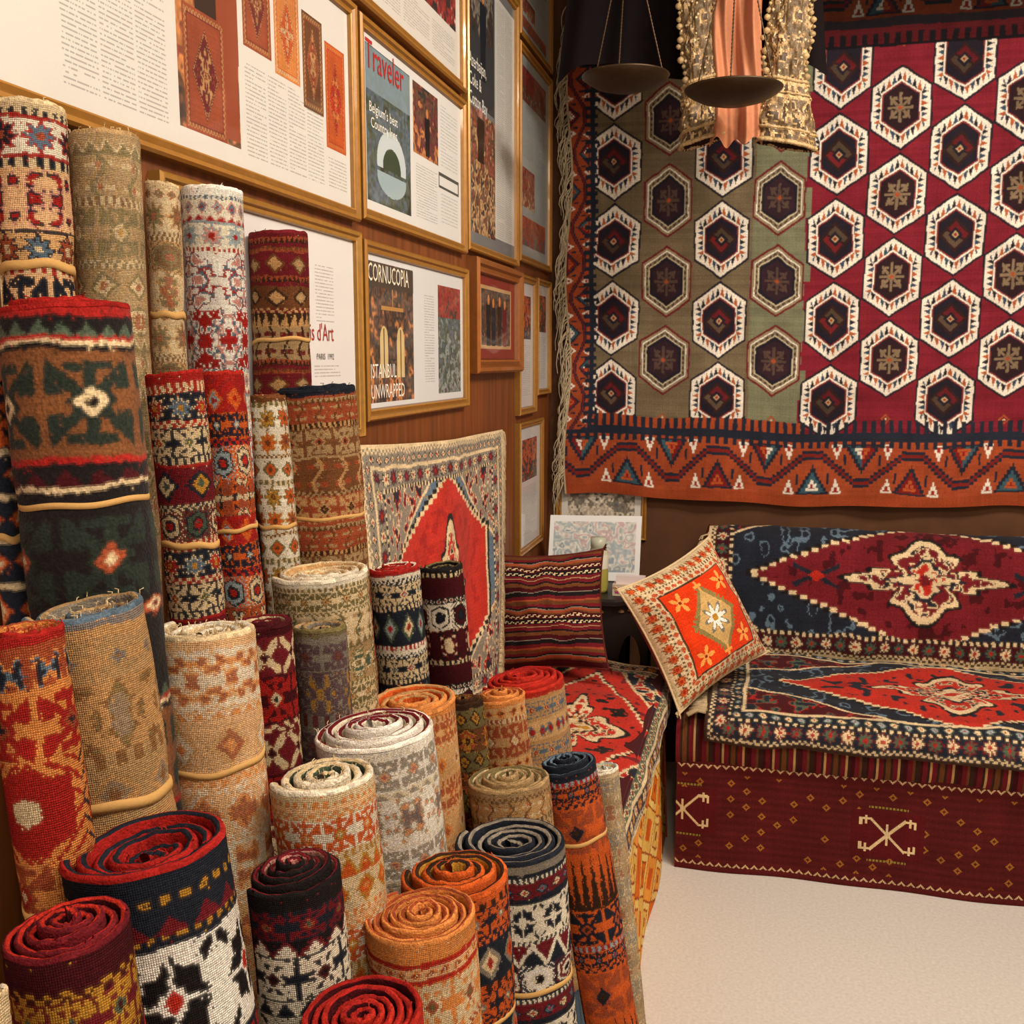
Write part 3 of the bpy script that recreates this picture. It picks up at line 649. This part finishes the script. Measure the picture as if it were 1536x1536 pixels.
# pillows -----------------------------------------------------------
def pillow(name,size,thick,C,mat,loc,rot,back,trim=None,pw=.6):
    H,W=C.shape[:2]; u=np.linspace(-1,1,W+1); v=np.linspace(1,-1,H+1); U,V=np.meshgrid(u,v)
    pinch=1-.09*(1-abs(U)**2); pinv=1-.09*(1-abs(V)**2)
    prof=np.clip((1-abs(U)**2.6)*(1-abs(V)**2.6),0,1)**pw
    wr=((noise2(H+1,W+1,16,3)-.5)*.014+(noise2(H+1,W+1,7,5)-.5)*.004)*prof
    X=U*size/2*pinv; Z=V*size/2*pinch
    M=Matrix.Translation(loc)@rot.to_4x4(); A=np.array(M)
    def tr(P): return P@A[:3,:3].T+A[:3,3]
    mb=MB(); mb.grid(tr(np.stack([X,-prof*thick/2+wr,Z],-1)),C,0); mb.grid(tr(np.stack([X,prof*thick/2,Z],-1)),C if back is None else back,0)
    if trim is not None:
        R=np.random.default_rng(1)
        ed=[(t,1) for t in np.linspace(-1,1,60)]+[(1,t) for t in np.linspace(1,-1,60)]+[(t,-1) for t in np.linspace(1,-1,60)]+[(-1,t) for t in np.linspace(-1,1,60)]
        pts=[]
        for a,b in ed: pts.append((a*size/2*(1-.09*(1-b*b)),0,b*size/2*(1-.09*(1-a*a))))
        mb.tube(tr(np.array(pts)),.004,trim,1,6)
        for a,b in ((1,1),(-1,1),(1,-1),(-1,-1)):
            for k in range(9):
                p=np.array([a*size/2*.98,0,b*size/2*.98]); q=p+np.array([a*.014,R.uniform(-.01,.01),b*.010+R.uniform(-.01,.01)]); mb.tube(tr(np.array([p,(p+q)/2+.002,q])),.002,trim,1,4)
    return mb.build(name,[mat,M_EDGE])
H=W=140; C=np.zeros((H,W,3)); r=0
seq=[('br',4),('dr',3),('bk',2),('gy',1),('tc',3),('br',2),('mr',7),('bk',6),('dr',3),('be',1),('dr',4),('bk',2),('br',4),('mr',5),('gy',1),('bk',5),('dr',4),('tc',2)]
k=0; jj=np.arange(W)
while r<H:
    cc,h=seq[k%len(seq)]; C[r:r+h]=PC[cc]
    if h>=6 and r+h<H:
        C[r+h//2-1,(jj%7)<4]=PC['cr']; C[r+h//2,((jj+1)%7)<2]=PC['cr']; C[r+h//2+1,((jj+3)%7)<4]=PC['cr']
    r+=h;k+=1
pillow('striped_pillow',.375,.20,vary(warp(C,3,1.6,.1),3),M_KILIM,(-.650,3.09,.820),(Euler((math.radians(-16),0,math.radians(10)))).to_matrix()@Euler((0,math.radians(-3),0)).to_matrix(),lin('5A2A20'),lin('5A2420'),.75)
H=W=130
bd=[(2,'S','cr',8,3),(10,'F','cr db og rd',11,3),(2,'L','db cr',4,3),(6,'D','cr rd og tc',8,2.6),(2,'S','db',6,3)]
C=rug_canvas(H,W,bd,'og og og','og og og cr og cr',W*.42,H*.46,.5,.5,15,'H',3,None,5,.5)
I,J=np.meshgrid(np.arange(H),np.arange(W),indexing='ij'); hx=W/2; x=(J-hx)/32; y=(I-hx)/41; q=abs(x)+abs(y)
inn=(np.minimum(np.minimum(I,H-1-I),np.minimum(J,W-1-J))>=22)[...,None]
C=np.where(inn,lin('D83A12'),C)
C=np.where(((abs(x)+abs(y)+.08*np.sin(I*.9)*np.cos(J*.9)<.98))[...,None],lin('8A7A48'),C); C=np.where((q<.8)[...,None],lin('C8A468'),C)
def blob(cx,cy,r0,r1,n,col):
    global C
    rr=np.hypot(J-cx,I-cy); aa=np.arctan2(I-cy,J-cx); C=np.where((rr<r0+r1*np.cos(n*aa))[...,None],col,C)
blob(hx,hx,13,5,8,lin('7A7468')); blob(hx,hx,10,4,8,PC['ww']); blob(hx,hx,4,0,1,PC['gd'])
for sx in(-1,1):
    for sy in(-1,1): blob(hx+sx*29,hx+sy*30,7,4,5,lin('F0A050')); blob(hx+sx*29,hx+sy*30,2,0,1,lin('8A2A1A'))
    blob(hx,hx+sx*37,4,2,4,lin('F0A050'))
rot=Euler((0,0,math.radians(44))).to_matrix()@Euler((math.radians(-22),0,0)).to_matrix()@Euler((0,math.radians(-18),0)).to_matrix()
pillow('medallion_pillow',.425,.21,vary(C,5),M_PILE,(-.200,3.26,.770),rot,lin('8A2A1A'),PC['cr'])

# ------------------------------------------------------------------ framed pages
def text_rows(C,x0,y0,x1,y1,col=(.12,.12,.12),pitch=3,seed=0,den=.8):
    R=np.random.default_rng(seed); H,W=C.shape[:2]; X0,X1,Y0,Y1=int(x0*W),int(x1*W),int(y0*H),int(y1*H)
    for r in range(Y0,Y1,pitch):
        m=R.random(X1-X0)<den
        if R.random()<.12: m[int(len(m)*R.uniform(.3,.9)):]=False
        C[r,X0:X1][m]=C[r,X0:X1][m]*.5+np.array(col)*.5
def ncols(C,x0,y0,x1,y1,n,seed=0,pitch=3):
    w=(x1-x0)/n
    for k in range(n): text_rows(C,x0+k*w+w*.05,y0,x0+(k+1)*w-w*.05,y1,seed=seed+k,pitch=pitch)
def photo(C,x0,y0,x1,y1,cs,seed=0,s=9):
    H,W=C.shape[:2]; X0,X1,Y0,Y1=int(x0*W),int(x1*W),int(y0*H),int(y1*H); h,w=Y1-Y0,X1-X0
    if h<2 or w<2: return
    c=cols(cs)*.9+.03; n=noise2(h,w,s,seed)*.68+noise2(h,w,s/2.5,seed+1)*.32
    v=np.linspace(0,.4,h)[:,None]; n=np.clip((n+v-.2),0,.999)*(len(c)-1); i0=n.astype(int); fr=np.clip((n-i0-.3)*2.5,0,1)[...,None]
    C[Y0:Y1,X0:X1]=(c[i0]*(1-fr)+c[np.minimum(i0+1,len(c)-1)]*fr)*(.6+.7*noise2(h,w,3,seed+2))[...,None]
def minirug(C,x0,y0,x1,y1,a,b,c_,seed=0):
    H,W=C.shape[:2]; X0,X1,Y0,Y1=int(x0*W),int(x1*W),int(y0*H),int(y1*H); h,w=Y1-Y0,X1-X0
    R=rug_canvas(h,w,[(2,'S',a,6,3),(3,'C',a+' '+c_,4,3),(1,'S',b,6,3)],a,f'{c_} {b} {c_} {c_} {a} {b}',w*.3,h*.36,.5,.5,seed,'D',1,None,4,0); C[Y0:Y1,X0:X1]=R
def person(C,cx,y0,y1,w,col,head='pk'):
    H,W=C.shape[:2]; I,J=np.meshgrid((np.arange(H)+.5)/H,(np.arange(W)+.5)/W,indexing='ij')
    t=(I-y0)/(y1-y0); hw=w*np.where(t<.2,.3,np.where(t<.6,.9,.75)); C[(t>.18)&(t<1)&(abs(J-cx)<hw)]=PC[col]
    C[(np.hypot((J-cx)/(w*.42),(t-.1)/.1)<1)]=PC[head]
def frame(y0,y1,z0,z1,painter,fw=.028,fc='A87530',depth=.022,cell=.0021,mat=None,texts=(),wall='L',name='framed_magazine_page',proud=0):
    mb=MB(); W=int((y1-y0-2*fw)/cell); H=int((z1-z0-2*fw)/cell)
    C=np.ones((H,W,3))*lin('E6E4DE'); painter(C); C=C*np.array([.86,.85,.83])
    def pt(a,b,h): return (LW+proud+h,a,b) if wall=='L' else (a,BW-proud-h,b)
    A=np.linspace(y0+fw,y1-fw,W+1); B=np.linspace(z1-fw,z0+fw,H+1); GA,GB=np.meshgrid(A,B)
    hh=np.full_like(GA,depth*.4)
    P=np.stack([LW+proud+hh,GA,GB],-1) if wall=='L' else np.stack([GA,BW-proud-hh,GB],-1)
    mb.grid(P,C,0,False)
    prof=[(0,0.0),(0,depth*.8),(fw*.15,depth),(fw*.4,depth*.92),(fw*.55,depth*.7),(fw*.8,depth*.78),(fw*.9,depth*.72),(fw,depth*.35)]
    rows=[]
    for s,h in prof: rows.append([pt(y0+s,z0+s,h),pt(y1-s,z0+s,h),pt(y1-s,z1-s,h),pt(y0+s,z1-s,h),pt(y0+s,z0+s,h)])
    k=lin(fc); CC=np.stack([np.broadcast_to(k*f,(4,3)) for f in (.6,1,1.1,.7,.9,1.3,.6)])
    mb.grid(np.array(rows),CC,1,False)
    mb.grid(np.array([[pt(y0,z0,0.0005),pt(y1,z0,.0005)],[pt(y0,z1,.0005),pt(y1,z1,.0005)]]),PC['br'],1,False)
    o=mb.build('frame_and_print',[M_PAPER,mat or M_FRAME]); parts=[o]
    for (s,ty,tz,size,col,sxx) in texts:
        cu=bpy.data.curves.new('t','FONT'); cu.body=s; cu.size=size; cu.resolution_u=2
        m,nt,b=nmat('ink'); b.inputs['Base Color'].default_value=(*lin(col),1); b.inputs['Roughness'].default_value=.5
        cu.materials.append(m); to=bpy.data.objects.new('printed_title',cu); bpy.context.collection.objects.link(to)
        to.rotation_euler=(PI/2,0,PI/2 if wall=='L' else 0); to.location=pt(ty,tz,depth*.4+.001); to.scale=(sxx,1,1); parts.append(to)
    group(name,parts,pt((y0+y1)/2,(z0+z1)/2,0))
def p1(C):
    C[:]=lin('ECECEC')
    photo(C,.0,.08,.16,.90,'nv og bl pu tc lo',5,14)
    C[:, int(.165*C.shape[1]):int(.17*C.shape[1])]=lin('B8B8B8')
    ncols(C,.28,.22,.47,.94,3,3); text_rows(C,.31,.06,.45,.10,pitch=2)
    photo(C,.49,.03,.635,.93,'bk dr tc lo br db',21,13); person(C,.56,.05,.75,.03,'db','lo'); person(C,.61,.1,.9,.03,'tc','bk')
    minirug(C,.505,.45,.60,.93,'tc','dr','tn',9)
    minirug(C,.65,.05,.73,.48,'tc','dr','tn',1); minirug(C,.74,.10,.82,.52,'lo','og','cr',2); minirug(C,.83,.15,.90,.60,'br','tc','tn',3); minirug(C,.91,.22,.985,.74,'og','sc','lo',4)
    ncols(C,.65,.55,.90,.94,4,13); ncols(C,.91,.79,.99,.94,1,44)
frame(.75,2.02,1.875,2.29,p1,.026)
def p2(C):
    C[:]=lin('EEF0F2'); photo(C,.03,.05,.42,.95,'dg gn bl gn dg',31,14)
    H,W=C.shape[:2]; I,J=np.meshgrid(np.arange(H)/H,np.arange(W)/W,indexing='ij')
    C[(I>.05)&(I<.3)&(J>.03)&(J<.42)]=C[(I>.05)&(I<.3)&(J>.03)&(J<.42)]*.4+lin('9AB4C4')*.6
    C[(np.hypot((J-.24)/.13,(I-.68)/.2)<1)&(I<.72)]=lin('CFE0EA'); C[(np.hypot((J-.24)/.08,(I-.70)/.12)<1)&(I<.72)]=lin('40503C')
    C[(np.hypot((J-.24)/.13,(I-.76)/.12)<1)&(I>.74)]=lin('A8C0CC')
    photo(C,.45,.06,.72,.52,'bk br dr lo db',35,10); person(C,.6,.18,.5,.03,'bk','lo'); ncols(C,.46,.58,.72,.93,1,4,3); ncols(C,.74,.08,.97,.50,1,9,4); 
    C[(I>.55)&(I<.66)&(J>.72)&(J<.97)&~((I>.57)&(I<.64)&(J>.73)&(J<.96))]=lin('555555'); ncols(C,.74,.70,.97,.92,1,19,4)
frame(2.04,2.79,1.885,2.285,p2,.026,texts=(('Traveler',2.085,2.195,.082,'B0282A',.82),("Belgium's best\n Country Inns",2.10,2.11,.030,'F0F0EA',1),))
def p3(C):
    C[:]=lin('EAE8E4'); photo(C,.06,.05,.95,.72,'dr tc wh rd bk db',41,14); ncols(C,.06,.78,.95,.95,3,4)
frame(2.04,2.79,2.305,2.75,p3,.026)
def p4(C):
    H,W=C.shape[:2]; C[:]=lin('7E8084'); C[:int(.5*H),:int(.53*W)]=lin('3E4044'); photo(C,.08,.04,.5,.26,'bk gy db bk',51,12); person(C,.3,.06,.40,.07,'nv','lo'); C[int(.04*H):int(.95*H),int(.55*W):]=lin('DCDCDA')
    photo(C,.06,.52,.55,.96,'pk tc br sd db dr',52,10); person(C,.25,.5,.7,.08,'db'); ncols(C,.58,.06,.95,.94,2,5)
frame(2.81,3.40,1.90,2.72,p4,.026,texts=(('Azerbaijan,\nCoke &\nCotton Bay',2.85,2.40,.050,'E8E6E0',.8),))
def p5(C):
    C[:]=lin('A8B2B6'); ncols(C,.08,.25,.9,.5,2,5); photo(C,.1,.55,.5,.75,'dr tc cr',7,6); photo(C,.1,.8,.9,.95,'og tc bl',8,6); photo(C,.1,.05,.9,.22,'tc rd br lb',9,6)
frame(3.42,3.93,1.925,2.62,p5,.026)
frame(2.81,3.40,2.74,2.97,p4,.026); frame(3.42,3.93,2.64,2.95,p5,.026)
frame(.75,2.02,2.31,2.70,p1,.026)
def p6(C):
    C[:]=lin('E8ECF2'); photo(C,.02,.04,.42,.97,'db br bk br lo db',61,10)
    H,W=C.shape[:2]; I,J=np.meshgrid(np.arange(H)/H,np.arange(W)/W,indexing='ij')
    C[(I>.04)&(I<.2)&(J>.02)&(J<.42)]=lin('4A4038')
    for cx in(.14,.29): C[(abs(J-cx)<.035)&(I>.55)&(I<.8)|(np.hypot((J-cx)/.035,(I-.55)/.1)<1)]=lin('E0C890'); C[(abs(J-cx)<.004)&(I>.47)&(I<.8)]=lin('5A4028')
    C[(abs(J-.22)<.1)&(I>.32)&(I<.345)]=lin('C09050'); C[(abs(J-.22)<.003)&(I>.2)&(I<.34)]=lin('C09050')
    photo(C,.69,.1,.97,.95,'gn bl gn lb pu',66,6); photo(C,.69,.1,.97,.35,'tc rd db',67,6); ncols(C,.53,.2,.65,.85,1,6,3)
frame(2.04,2.80,1.47,1.845,p6,.026,texts=(('CORNUCOPIA',2.075,1.765,.054,'E8E0CC',.72),('ISTANBUL\nUNWRAPPED',2.08,1.56,.044,'F0E8DC',.8)))
def p7(C):
    C[:]=lin('8C2A22'); H,W=C.shape[:2]; C[int(.12*H):int(.88*H),int(.10*W):int(.90*W)]=lin('C8A070'); photo(C,.13,.16,.87,.84,'bk db br bk tc',71,9)
    for k,cx in enumerate((.3,.42,.58,.72)): person(C,cx,.22+.03*(k%2),.84,.06,('bk','nv','db','dr')[k],'lo')
frame(2.84,3.39,1.56,1.885,p7,.042,'9A5A22',.04,texts=())
def p8(C):
    C[:]=lin('D8D8DC'); photo(C,.15,.1,.85,.45,'nv og bk bl',81,6); ncols(C,.15,.5,.85,.92,1,6)
frame(3.42,3.68,1.41,1.885,p8,.026)
frame(3.70,3.93,1.47,1.89,p8,.022)
frame(3.42,3.80,.92,1.385,p8,.022)
def p12(C):
    C[:]=lin('F0F0F4'); ncols(C,.72,.16,.86,.45,1,9); ncols(C,.70,.66,.90,.72,1,29)
frame(1.30,2.02,1.44,1.855,p12,.022,'B08038',texts=(("Tapis d'Art",1.725,1.635,.046,'A03028',.8),('PARIS  1992',1.81,1.60,.016,'606060',1)))
frame(-.80,-.44,.90,1.2,lambda C:(photo(C,.08,.1,.92,.9,'bl gy wh nv',5,9)),.022,wall='B')

# ------------------------------------------------------------------ corner table + objects
def table():
    mb=MB(); cx,cy,zt_=-.575,3.66,.785; dk=lin('1E1512')
    def octo(r,z): 
        return [(cx+r*math.cos(PI/8+k*PI/4),cy+r*math.sin(PI/8+k*PI/4),z) for k in range(9)]
    mb.grid(np.array([octo(.001,zt_),octo(.235,zt_),octo(.245,zt_-.008),octo(.245,zt_-.022),octo(.22,zt_-.03),octo(.001,zt_-.03)]),dk,0,False)
    for k in range(8):
        a0=PI/8+k*PI/4; A=np.array([cx+.205*math.cos(a0),cy+.205*math.sin(a0)]); B=np.array([cx+.205*math.cos(a0+PI/4),cy+.205*math.sin(a0+PI/4)])
        n=16; top=[];bot=[]
        for i in range(n+1):
            t=i/n; p=A*(1-t)+B*t; s=abs(t-.5)*2; zb=.001 if s>.72 else .47+.17*math.sqrt(max(0,1-(s/.72)**2))
            top.append((*p,zt_-.03)); bot.append((*p,zb))
        mb.grid(np.array([top,bot]),dk*1.2,0,False)
        for i in range(3):
            t=.25+.25*i; p=A*(1-t)+B*t; mb.lathe([(.0,.012),(.01,.006),(.012,0)],lin('8A6A40'),(p[0],p[1],zt_-.055),8)
    mb.build('octagonal_side_table',[M_DWOOD])
    z0=zt_+.001
    m2=MB(); W,H=110,76; C=np.ones((H,W,3))*lin('E8EAEC'); photo(C,.05,.10,.95,.88,'lb wh pk wh lb wh bl cr wh',7,9); C[int(.1*H):int(.88*H),int(.05*W):int(.95*W)]=C[int(.1*H):int(.88*H),int(.05*W):int(.95*W)]*.7+lin('C8D8E8')*.3
    u=np.linspace(-.170,.170,W+1); v=np.linspace(0,.235,H+1)[::-1]; U,V=np.meshgrid(u,v); ang=math.radians(14); ca,sa=math.cos(.15),math.sin(.15)
    P=np.stack([-.605+U*ca,3.72+U*sa+V*math.tan(ang),z0+.002+V],-1); m2.grid(P,C*.9,0,False); P2=P.copy(); P2[...,1]+=.004; m2.grid(P2[::-1],lin('D0D0D0'),0,False)
    m2.grid(np.array([[(-.6,3.775,z0+.18),(-.57,3.78,z0+.18)],[(-.62,3.84,z0),(-.55,3.845,z0)]]),lin('D0D0D0'),0,False)
    m2.build('map_display_card',[M_PAPER])
    m3=MB(); o=(-.560,3.56,z0)
    m3.lathe([(0,.0),(.034,0),(.036,.01),(.036,.06),(.036,.085),(.036,.135),(.030,.15),(.026,.158),(.028,.16),(.028,.193),(.0,.195)],np.array([lin('A8A050')]*2+[lin('A8A050')]*2+[lin('DAD8C8')]+[lin('C8C8A8')]+[lin('B8BCA8')]*4),o,28); m3.build('cologne_bottle',[M_PLAIN])
    m4=MB(); m4.box((-.500,3.50,z0),(-.38,3.56,z0+.04),lin('D0C0A8')); m4.box((-.49,3.515,z0+.04),(-.39,3.545,z0+.068),lin('E8DADA')); m4.box((-.49,3.498,z0+.01),(-.45,3.5005,z0+.03),lin('C02A8A')); m4.box((-.44,3.498,z0+.01),(-.395,3.5005,z0+.03),lin('E8E4E0'))
    m4.build('card_box',[M_PLAIN])
table()

# ------------------------------------------------------------------ hanging balance scale and embroidered caftan
def scale():
    mb=MB(); bz=lin('40301F'); pans=[(-.118,3.0,2.318,.13),(-.415,3.02,2.375,.12)]
    for (px,py,pz,r) in pans:
        prof=[(0,-.035),(r*.35,-.032),(r*.7,-.020),(r*.93,-.004),(r,.004),(r*1.02,.008),(r,.010),(r*.9,.0),(r*.6,-.015),(0,-.028)]
        mb.lathe(prof,bz,(px,py,pz),40)
        ap=np.array([px,py,2.80])
        for k in range(3):
            a=k*2*PI/3+.5; b=np.array([px+r*.97*math.cos(a),py+r*.97*math.sin(a),pz+.006]); n=90
            pts=b+(ap-b)*np.linspace(0,1,n)[:,None]; mb.tube(pts,.0016+.0014*(np.arange(n)%2),bz*1.3,0,6)
        mb.tube([ap,ap+np.array([0,0,.03])],.004,bz)
    a=np.array([pans[1][0],pans[1][1],2.83]); b=np.array([pans[0][0],pans[0][1],2.83]); n=21; t=np.linspace(0,1,n)[:,None]
    pts=a+(b-a)*t; pts[:,2]+=.02*np.sin(t[:,0]*PI); mb.tube(pts,.005+.006*np.sin(t[:,0]*PI),bz,0,10)
    c=(a+b)/2; mb.tube([c+np.array([0,0,.0]),(c[0],c[1],CZ)],.006,bz); mb.lathe([(.0,.0),(.02,.003),(.02,.03)],bz,(c[0],c[1],CZ-.03),16)
    mb.build('balance_scale',[M_BRONZE])
scale()
def caftan():
    mb=MB(); cy=3.24; R=np.random.default_rng(5)
    H,W=90,110; u=np.linspace(-1,1,W+1); v=np.linspace(0,1,H+1); U,V=np.meshgrid(u,v)
    wid=.064+.012*V; X=-.118+U*wid+.006*np.sin(V*9); Z=2.94-V*.710+.012*np.cos(U*9)*V
    Y=cy-.02+.020*np.sin(U*5+V*2.4)+.010*np.sin(U*12-V*6)+.006*np.sin(U*3+V*14)
    mb.grid(np.stack([X,Y,Z],-1),np.clip(lin('B0704E')*(.85+.3*noise2(H,W,8,4))[...,None],0,1),1)
    for sg,xt,xb,wt,wb,zb in ((-1,-.222,-.228,.044,.066,2.235),(1,.0,.038,.048,.084,2.215)):
        H,W=150,130; v=np.linspace(0,1,H+1); a=np.linspace(0,2*PI,W+1); A,V=np.meshgrid(a,v)
        cxs=xt+(xb-xt)*V+.014*np.sin(V*5)*sg
        rx=wt+(wb-wt)*np.clip((V-.15)/.85,0,1)**1.3; rx=rx*(1-.22*np.exp(-((V-.70)/.07)**2)+.06*np.exp(-((V-.9)/.04)**2)); ry=.030+.016*V
        fold=1+.09*np.sin(A*5+V*7)*(1-V*.3)
        nz=(noise2(H+1,W+1,4,7)-.5)*.012; nz[:,-1]=nz[:,0]
        P=np.stack([cxs+(rx*fold+nz)*np.cos(A),cy+(ry*fold+nz)*np.sin(A),2.92-V*(2.92-zb)-.018*np.cos(A)*V*sg],-1)
        I,J=np.meshgrid(np.arange(H),np.arange(W),indexing='ij')
        g=motif(H,W,5,17,3.2,0); pc=np.array([lin(x) for x in ('5E4A30','846846','A08256','BC9E70','463524')]); C=pc[g]
        Vq=I/H
        for q0,q1,cc in ((.745,.765,'B89868'),(.80,.815,'B89868'),(.86,.872,'7A6040'),(.93,.945,'B89868'),(.975,1.0,'A08456')): C=np.where(((Vq>q0)&(Vq<q1))[...,None],lin(cc),C)
        C=C*(.7+.6*np.random.default_rng(3).random((H,W)))[...,None]
        mb.grid(P,C,0)
        mb.grid(np.stack([P[-1],P[-1]*.0+np.array([xb,cy,zb+.03])]),lin('2A1A18'),2)
        for vv,rr in ((.75,.0045),(.80,.003),(.94,.004),(.995,.005)):
            i=int(vv*H); mb.tube(P[i]+np.array([0,0,.001]),rr*(1+.35*(np.arange(W+1)%3==0)),lin('B09468'),0,6)
        for edge in (0,1):
            jj=int(W*(.50 if edge==0 else .99)); 
            for i in range(4,int(H*.74),4):
                p=P[i,jj-1 if edge else jj]; rr=.008+.003*math.sin(i)
                mb.lathe([(0,rr),(rr*.8,rr*.5),(rr,0),(rr*.8,-rr*.5),(0,-rr)],lin('B09468')*R.uniform(.7,1.2),(p[0]+R.uniform(-.004,.004),p[1]-.016,p[2]),7)
        for k in range(90):
            i=R.integers(5,H-6); j=int(W*R.uniform(.55,.95)); p=P[i,j]; rr=R.uniform(.003,.006)
            mb.lathe([(0,rr),(rr,0),(0,-rr)],lin('D8BE90')*R.uniform(.6,1.2),tuple(p),6)
    H,W=50,160; u=np.linspace(-1,1,W+1); v=np.linspace(0,1,H+1); U,V=np.meshgrid(u,v)
    X=-.27+U*(.36+.05*V); Z=2.95-V*(.46+.04*np.sin(U*5+2))-.03*abs(U)**2; Y=cy+.12+.018*np.sin(U*18+V)
    mb.grid(np.stack([X,Y,Z],-1),lin('140E10'),2)
    mb.tube([(-.60,cy+.12,2.92),(-.25,cy+.1,2.96),(.09,cy+.12,2.92)],.01,PC['db'],2,10); mb.tube([(-.225,cy,2.92),(-.2,cy+.08,2.96),(.0,cy,2.92)],.008,PC['db'],2,8); mb.tube([(-.2,cy+.09,2.95),(-.2,cy+.09,CZ)],.004,PC['bk'],2)
    mb.build('embroidered_caftan',[M_GOLD,M_SATIN,M_CLOTH])
caftan()

# ------------------------------------------------------------------ lights
def area(name,loc,size,power,col,tgt=None,shape='DISK'):
    l=bpy.data.lights.new(name,'AREA'); l.energy=power; l.size=size; l.shape=shape; l.color=col
    o=bpy.data.objects.new(name,l); bpy.context.collection.objects.link(o); o.location=loc
    d=Vector(tgt or (loc[0],loc[1],0))-Vector(loc); o.rotation_euler=d.to_track_quat('-Z','Y').to_euler(); return o
warm=(1,.85,.67)
area('ceiling_light_panel',(.85,.6,2.93),1.1,50,warm,(-.3,1.5,.6))
area('ceiling_light_panel.001',(1.0,2.2,2.93),.6,46,(1,.87,.71),(.2,3.0,.2))
area('ceiling_spotlight',(.1,.1,2.9),.25,12,warm,(-.5,1.3,.8))
area('ceiling_spotlight.001',(.6,2.0,2.9),.12,13,(1,.9,.78),(.2,4,1.7))
w=bpy.data.worlds.new('world'); bpy.context.scene.world=w; w.use_nodes=True; w.node_tree.nodes['Background'].inputs[0].default_value=(1,.85,.69,1); w.node_tree.nodes['Background'].inputs[1].default_value=1.15
bpy.context.scene.view_settings.view_transform='Standard'
bpy.context.scene.view_settings.exposure=.08
